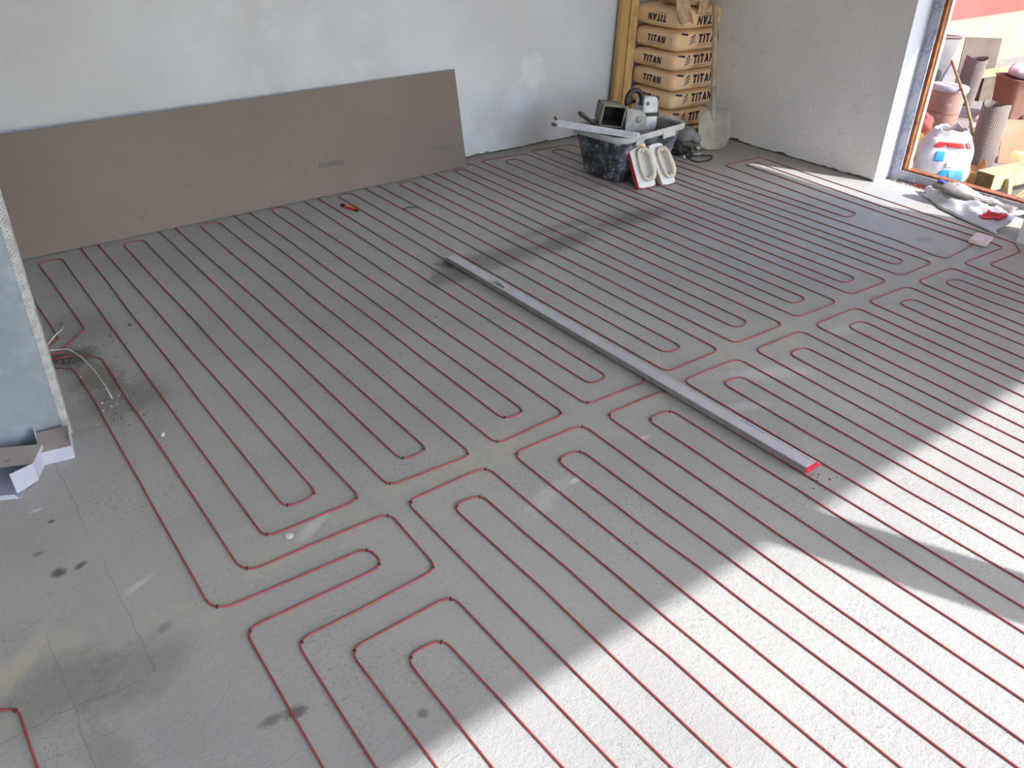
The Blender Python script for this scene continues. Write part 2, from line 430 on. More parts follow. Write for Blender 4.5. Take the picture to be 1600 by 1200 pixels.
# doorway frame, still taped, standing in the reveal
FILM = NT('protective_film'); _P = FILM.pos()
_s = FILM.new('ShaderNodeSeparateXYZ'); FILM.l.new(_P, _s.inputs[0])
_al = FILM.math('ADD', _s.outputs[2], _s.outputs[1])
_dash = FILM.math('GREATER_THAN', FILM.math('FRACT', FILM.math('MULTIPLY', _al, 4.6)), .42)
_blk = FILM.math('MULTIPLY', _dash, FILM.ramp(FILM.noise(55, 3), .42, .55))
FILM.set(FILM.b.inputs['Base Color'], FILM.mix(FILM.math('MULTIPLY', _blk, .55), lin((176, 178, 186)), lin((112, 122, 150))))
FILM.b.inputs['Roughness'].default_value = .35
OAK = mat('golden_oak_foil', (150, 94, 52), .4, (116, 68, 36), 30)
CREAMP = mat('frame_cream', (232, 224, 196), .5)
d1 = empty('door_1', (4.95, 2.15, 0.0)); tag(d1, kind='structure')
d1['label'] = 'oak-coloured doorway frame still covered in blue-grey protective film'
def dbox(n, b, m): return box(n, (b[0] - 4.95, b[1] - 4.95, b[2] - 2.15, b[3] - 2.15, b[4], b[5]), m, d1, .002)
dbox('stile', (4.93, 4.995, 2.585, 2.645, .0, 2.25), FILM.m)
dbox('stile', (4.93, 4.995, .95, 1.01, .0, 2.25), FILM.m)
dbox('sill_rail', (4.93, 4.995, 1.01, 2.585, .012, .062), FILM.m)
dbox('head_rail', (4.93, 4.995, 1.01, 2.585, 2.19, 2.25), FILM.m)
dbox('oak_edge', (4.945, 5.0, 2.567, 2.585, .062, 2.19), OAK)
dbox('cream_edge', (4.972, 5.0, 2.558, 2.567, .07, 2.19), CREAMP)
dbox('oak_edge', (4.945, 5.0, 1.028, 2.567, .062, .074), OAK)
dbox('oak_edge', (4.945, 5.0, 1.01, 1.028, .062, 2.19), OAK)

# neighbour's wall across the yard
REDW = mat('red_wall', (190, 78, 70), .85, (180, 70, 62), 1.2, .3, 20)
TANW = mat('tan_plinth', (150, 141, 118), .9, (136, 128, 108), 3, .5, 16, spots=[((136, 132, 122), 7, .58, .8)])
yw = box('wall_yard', (5.6, 22, 4.72, 5.0, -.15, 3.2), REDW); tag(yw, kind='structure')
g = Geo(); v = []; f = []
for i in range(67):
    x = 5.6 + i * .25
    z = .325 + .02 * mnoise.noise(Vector((x * 1.3, 4, 0)))
    v += [(x, 4.66, -.15), (x, 4.66, z), (x, 4.73, z + .012)]
for i in range(66):
    a = i * 3; f += [(a, a + 3, a + 4, a + 1), (a + 1, a + 4, a + 5, a + 2)]
g.add(v, f); g.obj('plinth', TANW, yw)

CABLE_A=[(0.235,3.170,0.04),(0.332,3.173,0.03),(0.460,3.321,0.04),(0.452,4.112,0.04),(0.554,4.112,0.04),(0.540,1.776,0.04),(0.832,1.772,0.04),(0.828,4.134,0.04),(0.925,4.134,0.04),(0.925,1.777,0.04),(1.216,1.762,0.04),(1.211,4.168,0.04),(1.309,4.168,0.04),(1.312,1.764,0.04),(1.603,1.774,0.04),(1.598,4.190,0.04),(1.685,4.190,0.04),(1.701,1.772,0.04),(1.988,1.767,0.04),(1.991,4.196,0.04),(2.078,4.196,0.04),(2.090,1.770,0.04),(2.379,1.770,0.04),(2.379,4.198,0.04),(2.465,4.198,0.04),(2.471,1.769,0.04),(2.764,1.764,0.04),(2.778,4.216,0.04),(2.852,4.216,0.04),(2.865,1.773,0.04),(3.134,1.763,0.04),(3.155,4.213,0.04),(3.252,4.213,0.04),(3.248,1.774,0.04),(3.518,1.766,0.04),(3.545,4.226,0.04),(3.638,4.226,0.04),(3.618,1.761,0.04),(3.893,1.762,0.04),(3.914,4.173,0.04),(4.010,4.173,0.04),(4.009,2.028,0.06),(3.982,1.805,0.06),(3.995,1.753,0.06),(4.301,1.768,0.04),(4.314,2.216,0.10),(4.391,3.316,0.04),(4.494,3.321,0.04),(4.408,2.273,0.10),(4.405,1.850,0.06),(4.378,1.664,0.03),(4.012,1.676,0.03),(3.975,1.371,0.10),(3.975,-0.800,0.04),(3.918,-0.800,0.04),(3.884,1.327,0.20),(3.909,1.679,0.04),(3.624,1.683,0.04),(3.577,1.182,0.20),(3.629,-0.800,0.04),(3.533,-0.800,0.04),(3.490,1.140,0.20),(3.539,1.683,0.04),(3.247,1.693,0.04),(3.194,1.000,0.20),(3.244,-0.800,0.04),(3.147,-0.800,0.04),(3.103,0.957,0.20),(3.153,1.687,0.04),(2.863,1.690,0.04),(2.808,0.817,0.20),(2.858,-0.800,0.04),(2.762,-0.800,0.04),(2.720,0.775,0.20),(2.776,1.690,0.04),(2.491,1.694,0.04),(2.436,0.640,0.20),(2.473,-0.800,0.04),(2.377,-0.800,0.04),(2.335,0.592,0.20),(2.386,1.688,0.04),(2.091,1.695,0.04),(2.069,0.465,0.20),(2.088,-0.800,0.04),(1.991,-0.800,0.04),(1.974,0.420,0.20),(1.991,1.689,0.04),(1.710,1.689,0.04),(1.688,0.285,0.20),(1.702,-0.800,0.04),(1.606,-0.800,0.04),(1.580,0.234,0.20),(1.608,1.691,0.04),(1.320,1.694,0.04),(1.312,0.360,0.20),(1.317,-0.800,0.04),(1.221,-0.800,0.04),(1.220,0.427,0.20),(1.216,1.688,0.04),(0.929,1.685,0.04),(0.930,0.729,0.20),(0.932,-0.800,0.04),(0.836,-0.800,0.04),(0.840,0.704,0.20),(0.833,1.303,0.04),(0.542,1.297,0.04),(0.544,0.922,0.20),(0.547,-0.800,0.04),(0.444,-0.800,0.04),(0.444,0.995,0.20),(0.454,1.392,0.04),(0.856,1.403,0.04),(0.866,1.672,0.04),(0.441,1.678,0.06),(0.446,2.550,0.10),(0.449,2.871,0.06),(0.449,3.050,0.04),(0.362,3.129,0.03),(0.235,3.140,0.04)]
CABLE_B=[(0.235,3.190,0.04),(0.360,3.288,0.03),(0.360,4.267,0.04),(0.656,4.267,0.04),(0.637,1.857,0.04),(0.740,1.864,0.04),(0.732,4.267,0.04),(1.022,4.267,0.04),(1.021,1.863,0.04),(1.118,1.865,0.04),(1.100,4.267,0.04),(1.407,4.267,0.04),(1.414,1.865,0.04),(1.503,1.860,0.04),(1.491,4.267,0.04),(1.805,4.267,0.04),(1.799,1.867,0.04),(1.889,1.869,0.04),(1.885,4.267,0.04),(2.181,4.267,0.04),(2.188,1.877,0.04),(2.279,1.862,0.04),(2.265,4.267,0.04),(2.569,4.267,0.04),(2.574,1.854,0.04),(2.662,1.859,0.04),(2.660,4.277,0.04),(2.953,4.282,0.04),(2.954,1.864,0.04),(3.049,1.857,0.04),(3.034,4.297,0.03),(3.372,4.268,0.04),(3.326,1.865,0.04),(3.423,1.863,0.04),(3.430,4.294,0.03),(3.765,4.270,0.04),(3.713,1.852,0.04),(3.799,1.848,0.04),(3.817,4.267,0.04),(4.106,4.267,0.04),(4.090,2.361,0.04),(4.192,2.371,0.04),(4.267,3.375,0.03),(4.608,3.367,0.04),(4.554,2.786,0.10),(4.506,2.142,0.10),(4.493,1.811,0.10),(4.485,1.658,0.06),(4.385,1.584,0.03),(4.103,1.595,0.03),(4.062,1.412,0.10),(4.062,-0.900,0.04),(3.821,-0.900,0.04),(3.797,1.427,0.20),(3.806,1.599,0.04),(3.714,1.607,0.04),(3.692,1.374,0.20),(3.725,-0.900,0.04),(3.436,-0.900,0.04),(3.401,1.098,0.20),(3.436,1.597,0.04),(3.340,1.608,0.04),(3.295,1.048,0.20),(3.340,-0.900,0.04),(3.051,-0.900,0.04),(3.008,0.912,0.20),(3.064,1.599,0.04),(2.964,1.605,0.04),(2.905,0.863,0.20),(2.955,-0.900,0.04),(2.666,-0.900,0.04),(2.633,0.733,0.20),(2.675,1.597,0.04),(2.575,1.601,0.04),(2.530,0.685,0.20),(2.569,-0.900,0.04),(2.280,-0.900,0.04),(2.259,0.556,0.20),(2.292,1.595,0.04),(2.195,1.603,0.04),(2.163,0.510,0.20),(2.184,-0.900,0.04),(1.895,-0.900,0.04),(1.890,0.381,0.20),(1.914,1.588,0.04),(1.805,1.591,0.04),(1.783,0.330,0.20),(1.799,-0.900,0.04),(1.510,-0.900,0.04),(1.508,0.216,0.20),(1.509,1.588,0.04),(1.411,1.594,0.04),(1.419,0.281,0.20),(1.413,-0.900,0.04),(1.125,-0.900,0.04),(1.137,0.488,0.20),(1.124,1.589,0.04),(1.026,1.595,0.04),(1.028,0.829,0.20),(1.028,-0.900,0.04),(0.739,-0.900,0.04),(0.751,0.770,0.20),(0.738,1.200,0.04),(0.636,1.203,0.04),(0.635,0.855,0.20),(0.643,-0.900,0.04),(0.358,-0.900,0.04),(0.358,1.058,0.20),(0.370,1.496,0.04),(0.751,1.494,0.04),(0.748,1.581,0.04),(0.330,1.593,0.06),(0.348,2.610,0.10),(0.353,2.744,0.10),(0.348,3.025,0.04),(0.235,3.120,0.04)]
CABLE_C=[(-0.206,1.621,0.04),(-0.106,1.573,0.04),(-0.103,1.379,0.10),(-0.093,0.200,0.04)]

# ------------------------------------------------------------------ heating cables
CABLE_RED = mat('cable_red', (170, 82, 79), .6, (154, 70, 68), 6, spots=[((160, 124, 116), 60, .64, .8)], world=True)
NAIL = mat('nail_dark', (74, 60, 52), .6)
CR = 0.0025
def fillet_path(pts, seed):
    """(x, y, r) corner list -> dense floor path with rounded bends and the slight waviness of hand-laid cable"""
    r_ = random.Random(seed); P = [Vector((a, b)) for a, b, c in pts]; out = []; mids = []
    n = len(P)
    for i in range(n):
        if i in (0, n - 1): out.append(P[i]); continue
        a = P[i - 1] - P[i]; b = P[i + 1] - P[i]; la, lb = a.length, b.length
        if la < 1e-5 or lb < 1e-5: continue
        a /= la; b /= lb
        ang = math.acos(max(-1, min(1, a.dot(b))))
        if ang > 3.05: out.append(P[i]); continue
        t = pts[i][2] / math.tan(ang / 2); t = min(t, la * .48, lb * .48)
        s0, s1 = P[i] + a * t, P[i] + b * t
        m = 9
        for k in range(m + 1):
            u = k / m; q = s0 * (1 - u) ** 2 + P[i] * 2 * u * (1 - u) + s1 * u * u
            out.append(q)
        if ang < 2.5: mids.append(((s0 + s1) * .25 + P[i] * .5, (b - a).normalized() if (b - a).length > 1e-6 else a))
    path = [out[0]]
    for q in out[1:]:
        d = (q - path[-1]).length
        if d < 1e-4: continue
        if d > .3:
            k = int(d / .16); s = path[-1].copy(); dirn = (q - s).normalized(); nr = Vector((-dirn.y, dirn.x))
            w1 = r_.uniform(-.0034, .0034); w2 = r_.uniform(-.0030, .0030); ph = r_.uniform(0, 6)
            for j in range(1, k):
                u = j / k; env = math.sin(math.pi * u)
                path.append(s + (q - s) * u + nr * (w1 * env + w2 * env * math.sin(u * 17 + ph)))
        path.append(q)
    return path, mids
def make_cable(pts, seed, label):
    path, mids = fillet_path(pts, seed)
    P = [(q.x, q.y, CR + .0002) for q in path]
    v, f = tube_data(P, CR, 8)
    o = mesh_obj('heating_cable', v, f, CABLE_RED, None, True); tag(o, label, 'cable', 'underfloor heating cables')
    nv, nf = box_data(-.004, .004, -.0022, .0022, 0, .0060)
    first = None
    for q, d in mids:
        dd = .523 * q.x + .676 * q.y + .81
        vis = q.y > .2
        if not vis or dd > 3.0: continue
        if first is None: first = mesh_obj('nail', nv, nf, NAIL, o); c = first
        else:
            c = first.copy(); COL.objects.link(c); c.parent = o
        c.location = (q.x, q.y, 0); c.rotation_euler = (0, 0, math.atan2(d.y, d.x) + math.pi / 2 + RND.uniform(-.5, .5))
    return o
make_cable(CABLE_A, 1, 'red heating cable laid in the wide squared loops along the middle aisle')
make_cable(CABLE_B, 2, 'red heating cable laid in the narrow U-loops nested inside the wide ones')
make_cable(CABLE_C, 3, 'separate red cable bend at the lower left corner of the floor')

# ------------------------------------------------------------------ leaning board against the back wall
BOARD = mat('brown_board', (122, 111, 103), .75, (117, 106, 98), 1.5, .08, 120, spots=[((113, 103, 96), 14, .55, .8)])
bd = empty('leaning_board', (1.50, 4.209, 0), (0, 0, math.radians(1.4))); tag(bd, 'long grey-brown sheet board leaning on its edge against the back wall', 'board')
th = .0125; L0, L1 = -1.24, 1.395
ln = Vector((0, .128, .549)); lh = ln.length; ln.normalize(); nn = Vector((0, -ln.z, ln.y))
def bp(x, s, d): q = ln * s + nn * d; return (x, q.y, q.z + .004)
v = [bp(x, s, d) for d in (0, -th) for x, s in ((L0, 0), (L1, 0), (L1 + .01, lh), (L0, lh * .955))]
mesh_obj('sheet', v, [(0, 1, 2, 3), (7, 6, 5, 4), (0, 4, 5, 1), (1, 5, 6, 2), (2, 6, 7, 3), (3, 7, 4, 0)], BOARD, bd)
# faint printed marks
PRINT = mat('board_print', (117, 107, 99), .8)
for (x0, s0, n) in ((1.165, .125, 9), (.43, .15, 10)):
    gg = Geo(); x = x0
    r = random.Random(int(x0 * 100))
    for k in range(n):
        w = .008 + .005 * r.random()
        gg.add([bp(x, s0, .0006), bp(x + w, s0, .0006), bp(x + w + .003, s0 + .026, .0006), bp(x + .003, s0 + .026, .0006)], [(0, 1, 2, 3)]); x += w + .005
    gg.obj('faint_print', PRINT, bd)

# ------------------------------------------------------------------ aluminium straightedge
ALU = mat('dull_aluminium', (206, 206, 214), .45, (196, 196, 204), 12, .04, 200, metal=.25)
REDCAP = mat('red_plastic', (206, 40, 62), .4, (190, 30, 52), 40)
se = empty('straightedge', (1.976, 2.078, 2 * CR + .003), (0, 0, math.radians(.12))); tag(se, 'long aluminium plastering straightedge with red end lying across the cables', 'straightedge')
prof = [(.004, 0), (0, .024), (.003, .0262), (.046, .0235), (.049, .0255), (.055, .0245), (.082, .004), (.078, 0)]
g = Geo(); g.add(*extrude_poly(prof, 'y', -.99, .99)); ob = g.obj('profile', ALU, se)
ob.data.materials.append(mat('darker_side_face', (158, 155, 148), .6, (146, 143, 136), 20))  # second, darker and warmer grey for the near side face
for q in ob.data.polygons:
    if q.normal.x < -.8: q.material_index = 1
g = Geo(); cprof = [(.005, .001), (.0015, .0235), (.045, .0225), (.0535, .0235), (.079, .0045), (.076, .001)]
g.add(*extrude_poly(cprof, 'y', -.9935, -.99)); g.obj('end_cap', REDCAP, se)['label'] = 'red plastic end cap'
g.v = []; g.f = []; g.add(*extrude_poly(cprof, 'y', .99, .9925)); g.obj('end_cap', mat('grey_plastic', (150, 150, 154), .5), se)
# handwritten length
def seg(cx, pl): return [(cx + a, b) for a, b in pl]
hand = [seg(0, [(0, .8), (.2, 1), (.45, .95), (.5, .7), (.2, .3), (0, 0), (.55, .05)]),
        seg(.75, [(.3, 1), (.05, .75), (.05, .25), (.25, 0), (.5, .25), (.5, .75), (.3, 1)]), seg(.75, [(.05, .1), (.55, .9)]),
        seg(1.5, [(.3, 1), (.05, .75), (.05, .25), (.25, 0), (.5, .25), (.5, .75), (.3, 1)]), seg(1.5, [(.05, .1), (.55, .9)]),
        seg(2.2, [(.45, .5), (.2, .6), (.05, .3), (.2, 0), (.45, .1)]),
        seg(2.75, [(0, 0), (.05, .55), (.05, .35), (.25, .55), (.3, 0), (.32, .35), (.5, .55), (.58, 0)])]
H = .024
qs = ribbon([[(a * H, b * H) for a, b in l] for l in hand], .0027)
g = Geo()
for q in qs: g.add([(.009 + b, .645 - a, .0268 - .066 * (.009 + b) + .0012) for a, b in q], [(0, 1, 2, 3)])
g.obj('handwritten_mark', mat('marker_ink', (40, 40, 46), .6), se)['label'] = 'black handwritten 200cm'
g = Geo(); g.box(.0462, .0496, -.80, -.70, .0245, .0262); g.obj('sticker', mat('sticker_white', (206, 206, 220), .5, (150, 170, 210), 60), se)

# ------------------------------------------------------------------ timbers in the corner
WOOD = NT('pale_timber'); _m = WOOD.new('ShaderNodeMapping'); WOOD.l.new(WOOD.pos(), _m.inputs[0]); _m.inputs['Scale'].default_value = (1, 1, .05)
_n1 = WOOD.noise(40, 4, .6, _m.outputs[0]); _n2 = WOOD.noise(7, 2)
_c = WOOD.mix(WOOD.ramp(_n1, .3, .7), lin((205, 168, 112)), lin((172, 130, 78)))
_c = WOOD.mix(WOOD.math('MULTIPLY', WOOD.ramp(_n2, .66, .74), .6), _c, lin((110, 76, 44)))
WOOD.set(WOOD.b.inputs['Base Color'], _c); WOOD.b.inputs['Roughness'].default_value = .7; WOOD = WOOD.m
WOOD2 = mat('yellow_timber', (222, 184, 124), .7, (196, 156, 98), 14, spots=[((128, 90, 54), 9, .70, .74)])
for k, (x, lab) in enumerate(((4.172, 'left one of two pale timber boards standing upright beside cement bags'), (4.254, 'right one of two pale timber boards, nearest the cement bags'))):
    t = empty('timber_board', (x, 4.325, 0), (math.radians(-1.2), math.radians(2.3), 0)); tag(t, lab, 'board', 'timber boards in the corner')
    box('plank', (0, .071, 0, .042, 0.0, 1.75), WOOD if k == 0 else WOOD2, t, .004)

# ------------------------------------------------------------------ cement bags
KRAFT = mat('kraft_paper', (244, 206, 162), .75, (234, 194, 150), 5, .12, 40, spots=[((244, 212, 174), 9, .58, .8)])
NAVY = mat('print_navy', (46, 38, 58), .7); RUST = mat('print_rust', (150, 92, 66), .8); BLUE = mat('print_blue', (62, 66, 96), .7)
pal = empty('pallet', (4.56, 4.16, 0)); tag(pal, 'low wooden pallet under the stack of cement bags', 'pallet')
for k in range(5): box('slat', (-.2, .2, -.19 + k * .08, -.13 + k * .08, .05, .068), WOOD, pal)
for k in (-.19, -.03, .13): box('bearer', (k, k + .06, -.19, .19, 0, .05), WOOD, pal)
def make_bag(x0, y0, z0, z1, a, b, rz, label, flip, shift, seed):
    c = (z1 - z0) / 2
    t = empty('cement_bag', (x0, y0, z0), (0, 0, rz)); tag(t, label, 'cement bag', 'stacked cement bags')
    n1, n2 = 12.0, 4.4
    v, f = superbox(a, b, c, n1, n2, 16, .004, 9, seed); body = mesh_obj('bag_body', v, f, KRAFT, t, True)
    def surf(u, w, side):
        # u along face, w height from bag centre -> outer surface offset
        hw = abs(w / c) ** n2; m = max(0.0, 1 - hw) ** (1 / n2)
        if side == 'x': uu = abs(u / b) / max(m, .01); return a * m * max(0.0, 1 - uu ** n1) ** (1 / n1)
        uu = abs(u / a) / max(m, .01); return b * m * max(0.0, 1 - uu ** n1) ** (1 / n1)
    def put(polys, side, name, m, lift=.0022):
        g = Geo()
        for q in polys:
            # subdivide each quad so that the print follows the paper
            for i in range(3):
                for j in range(3):
                    def bl(s, r):
                        A = Vector(q[0]).lerp(Vector(q[1]), s); B = Vector(q[3]).lerp(Vector(q[2]), s); return A.lerp(B, r)
                    pts = [bl((i + di) / 3, (j + dj) / 3) for di, dj in ((0, 0), (1, 0), (1, 1), (0, 1))]
                    vv = []
                    for pnt in pts:
                        d0 = surf(pnt.x, pnt.y, side)
                        pos = Vector((-d0, -pnt.x, pnt.y + c)) if side == 'x' else Vector((pnt.x, -d0, pnt.y + c))
                        nrm = Vector((-1, 0, 0)) if side == 'x' else Vector((0, -1, 0))
                        dd = mnoise.noise((pos) * 9 + Vector((seed, seed * 1.7, seed * .3))) * .004
                        vv.append(pos + nrm * (lift + max(dd, -.002)))
                    g.add(vv, [(0, 1, 2, 3)])
        g.obj(name, m, body)
    sg = -1 if flip else 1
    def place(polys, cx, cz): return [[(cx + sg * x, cz + sg * y) for x, y in q] for q in polys]
    H1 = .044; P, w = word_polys('TITAN', H1)
    put(place(P, sg * (-w / 2) + shift * .6 + .01, -.018 * sg), 'x', 'lettering', NAVY)
    put(place([[(i * .012, 0), (i * .012 + .008, 0), (i * .012 + .009, .004), (i * .012 + .001, .004)] for i in range(11)], sg * (-w / 2) + shift * .6 + .012, -.030 * sg), 'x', 'small_print', RUST)
    H2 = .056; P, w = word_polys('TITAN', H2)
    bx = -.022 + shift
    if flip: bx = .195
    put(place(P, bx if not flip else bx - .03, -.016 * sg), 'y', 'lettering', NAVY)
    put(place([[(i * .013, 0), (i * .013 + .009, 0), (i * .013 + .010, .0045), (i * .013 + .001, .0045)] for i in range(14)], (bx if not flip else bx - .03), -.030 * sg), 'y', 'small_print', RUST)
    if not flip:
        lg = [[(-.088 + k * .006, -.016 + k * .019), (-.036 + k * .003, .003 + k * .019), (-.030, .013 + k * .019), (-.080 + k * .004, -.006 + k * .019)] for k in range(3)]
        put([[(x + bx + .005, y - .006) for x, y in q] for q in lg], 'y', 'logo_stripes', BLUE)
        put([[(-.172, c * .70), (-.115, c * .52), (-.098, c * .70), (-.150, c * .80)]], 'y', 'edge_patch', BLUE)
    return t
zz = [.070, .194, .316, .446, .563, .700, .838]
labs = ['bottom cement bag of the stack, mostly hidden behind the plastic tub', 'second cement bag from the bottom of the stack, behind the white tool', 'third cement bag from the bottom of the stack',
        'fourth cement bag from the bottom, third full one from the top', 'second full cement bag from the top of the stack', 'uppermost full cement bag, its printed name upside down']
for k in range(6):
    dx = (.0, .012, -.004, -.012, .010, .006)[k]
    make_bag(4.558 + dx * .6, 4.168 + (.0, .004, -.006, .004, .006, .002)[k], zz[k], zz[k + 1] + .001, .208, .207, (.0, .01, -.012, .012, -.01, .01)[k], labs[k], k == 5, (.0, .0, -.004, -.012, .008, 0)[k], 3.1 * k + 1)
# emptied paper sack crumpled on top
es = empty('empty_paper_sack', (4.50, 4.10, .842)); tag(es, 'crumpled emptied paper sack flopped over the top of the bag stack', 'paper sack')
def crumple(cx, cy, cz, a, b, c, rz, seed, amp, tilt=0):
    v, f = superbox(a, b, c, 3, 2.4, 16); out = []
    R = Matrix.Rotation(rz, 3, 'Z') @ Matrix.Rotation(tilt, 3, 'X')
    for q in v:
        s = Vector((seed, seed * 2, 0)); n1 = mnoise.noise(q * 14 + s); n2 = abs(mnoise.noise(q * 26 + s)); n3 = mnoise.noise(q * 55 + s)
        q = q + (q - Vector((0, 0, c))).normalized() * (n1 * amp + n2 * amp * .8 + n3 * amp * .3)
        out.append(R @ q + Vector((cx, cy, cz)))
    return out, f
g = Geo(); g.add(*crumple(.06, 0.02, -.004, .19, .15, .055, .3, 2, .022)); g.obj('sack_body', mat('kraft_crumpled', (196, 160, 124), .7, (172, 136, 100), 9, .3, 60), es, True, 50)
# flap hanging down the near corner
FLAP = mat('kraft_flap', (206, 172, 138), .7, (186, 150, 116), 12, .25, 70)
def sheet(fn, nu, nv, thick, name, m, parent, smooth=True):
    v = []; f = []
    P = [[Vector(fn(i / nu, j / nv)) for j in range(nv + 1)] for i in range(nu + 1)]
    N = [[None] * (nv + 1) for _ in range(nu + 1)]
    for i in range(nu + 1):
        for j in range(nv + 1):
            a = P[min(i + 1, nu)][j] - P[max(i - 1, 0)][j]; b = P[i][min(j + 1, nv)] - P[i][max(j - 1, 0)]
            q = a.cross(b); N[i][j] = q.normalized() if q.length > 1e-9 else Vector((0, 0, 1))
    W = nv + 1; off = (nu + 1) * W
    for s in (0, 1):
        for i in range(nu + 1):
            for j in range(nv + 1): v.append(P[i][j] - N[i][j] * thick * s)
    for i in range(nu):
        for j in range(nv):
            a = i * W + j; f.append((a, a + W, a + W + 1, a + 1)); f.append((off + a, off + a + 1, off + a + W + 1, off + a + W))
    for i in range(nu):
        for j in (0, nv): a = i * W + j; f.append((a, a + W, off + a + W, off + a))
    for j in range(nv):
        for i in (0, nu): a = i * W + j; f.append((a, a + 1, off + a + 1, off + a))
    return mesh_obj(name, v, f, m, parent, smooth)
def curve_pt(P, u):
    u = max(0, min(.9999, u)) * (len(P) - 1); i = int(u); f_ = u - i
    p0, p1, p2, p3 = P[max(i - 1, 0)], P[i], P[i + 1], P[min(i + 2, len(P) - 1)]
    return 0.5 * ((2 * p1) + (p2 - p0) * f_ + (2 * p0 - 5 * p1 + 4 * p2 - p3) * f_ ** 2 + (3 * p1 - p0 - 3 * p2 + p3) * f_ ** 3)
FL1 = [Vector(q) - Vector((4.50, 4.10, .842)) for q in ((4.47, 4.16, .93), (4.42, 4.08, .965), (4.365, 3.985, .945), (4.350, 3.940, .86), (4.392, 3.925, .765))]
FL2 = [Vector(q) - Vector((4.50, 4.10, .842)) for q in ((4.58, 4.15, .93), (4.57, 4.06, .97), (4.555, 3.975, .92), (4.53, 3.945, .85), (4.50, 3.938, .80))]
def flap(u, w):
    # tongue of paper from the middle of the top, over the near corner and down
    q = curve_pt(FL1, u); s = (w - .5) * 2; wd = .075 * (1 - .45 * u) * (1 + .15 * math.sin(u * 9))
    q = q + Vector((.72, -.62, 0)) * s * wd * .9 + Vector((0, 0, -.03 * s * s))
    n = mnoise.noise(Vector((u * 5, w * 4, 3))) * .024 + abs(mnoise.noise(Vector((u * 10, w * 7, 1)))) * .016
    return (q.x - n * .6, q.y - n * .6, q.z + n * .5)
sheet(flap, 22, 12, .0015, 'paper_flap', FLAP, es)
def flap2(u, w):
    q = curve_pt(FL2, u); s = (w - .5) * 2; wd = .085 * (1 - .75 * u)
    q = q + Vector((1, -.08, 0)) * s * wd
    n = mnoise.noise(Vector((u * 4, w * 5, 8))) * .026
    return (q.x, q.y - abs(n), q.z + n * .5)
sheet(flap2, 12, 16, .0015, 'paper_flap', FLAP, es)

# ------------------------------------------------------------------ mortar tub
TUBM = mat('tub_black_plastic', (52, 56, 64), .55, (42, 45, 52), 6, .1, 50, spots=[((96, 101, 112), 7, .44, .70), ((140, 145, 154), 18, .52, .70), ((186, 190, 196), 46, .60, .72)])
RIMM = mat('cement_crust', (186, 186, 184), .9, (168, 168, 164), 8, .5, 40)
INNER = mat('tub_inside_crust', (150, 144, 134), .95, (116, 112, 106), 6, .6, 30)
TA = math.radians(6.5)
tub = empty('mortar_tub', (3.665, 3.645, 0), (0, 0, TA)); tag(tub, 'black plastic mortar tub with grey cement-crusted rim, splashed with plaster', 'tub')
def ring(w, d, r, z, seg=6): return [(x, y, z) for x, y in rrect(w, d, r, seg)]
Z0 = .0085; HT = .285
v, f = loft([ring(.46, .27, .05, Z0 + .008), ring(.475, .285, .06, Z0), ring(.49, .30, .06, Z0 + .018), ring(.605, .385, .075, HT - .03), ring(.61, .39, .075, HT - .004)][::1], True, False)
mesh_obj('tub_wall', v, f, TUBM, tub, True, 50)
v, f = loft([ring(.60, .38, .07, HT - .006), ring(.47, .28, .06, Z0 + .03)], False, True)
mesh_obj('tub_inside', v, f, INNER, tub, True, 50)
sec = []
for (e, z) in ((0, -.024), (.036, -.030), (.043, -.020), (.043, -.006), (.032, .003), (.006, .002), (-.012, -.004), (-.012, -.022)):
    sec.append(ring(.607 + e, .387 + e, .075 + e / 2, HT + z))
sec.append(sec[0]); v, f = loft(sec, False, False)
mesh_obj('rim', v, f, RIMM, tub, True, 45)['label'] = 'grey cement-crusted rim'
for (x0, x1, y0, y1) in ((.05, .17, -.2205, -.212), (-.2, -.13, -.2205, -.212)):
    box('rim_lip', (x0, x1, y0, y1, HT - .052, HT - .014), RIMM, tub, .004)

# metal feather-edge resting on the tub rim
SHINE = mat('bright_metal', (240, 242, 250), .28, (222, 224, 236), 20, .05, 80, metal=.35, spec=.8)
A_ = Vector((3.215, 3.800, .318)); B_ = Vector((3.455, 3.400, .303)); d_ = (B_ - A_).normalized()
fe = empty('darby_blade', tuple(A_)); tag(fe, 'shiny metal darby blade lying across the left end of the tub', 'plastering blade')
fe.rotation_euler = d_.to_track_quat('X', 'Z').to_euler()
Lf = (B_ - A_).length
g = Geo(); g.add(*extrude_poly([(-.030, -.010), (-.026, -.012), (.03, -.002), (.034, .006), (.014, .011), (.006, .018), (-.006, .017), (-.012, .006), (-.028, -.002)], 'x', 0, Lf + .03)); g.obj('blade', SHINE, fe)
g = Geo(); g.tube([(.01, .0, .012), (.0, 0, .026), (-.008, .0, .036)], [.006, .009, .006], 8); g.obj('end_knob', mat('brown_knob', (96, 56, 44), .6), fe, True)
g = Geo(); g.box(-.012, .02, -.03, .03, -.012, .004); g.obj('end_bracket', mat('dull_steel', (120, 116, 110), .6, metal=.3), fe)

def tub_pt(u, v_, z):
    c, s = math.cos(TA), math.sin(TA); return (3.665 + u * c - v_ * s, 3.645 + u * s + v_ * c, z)
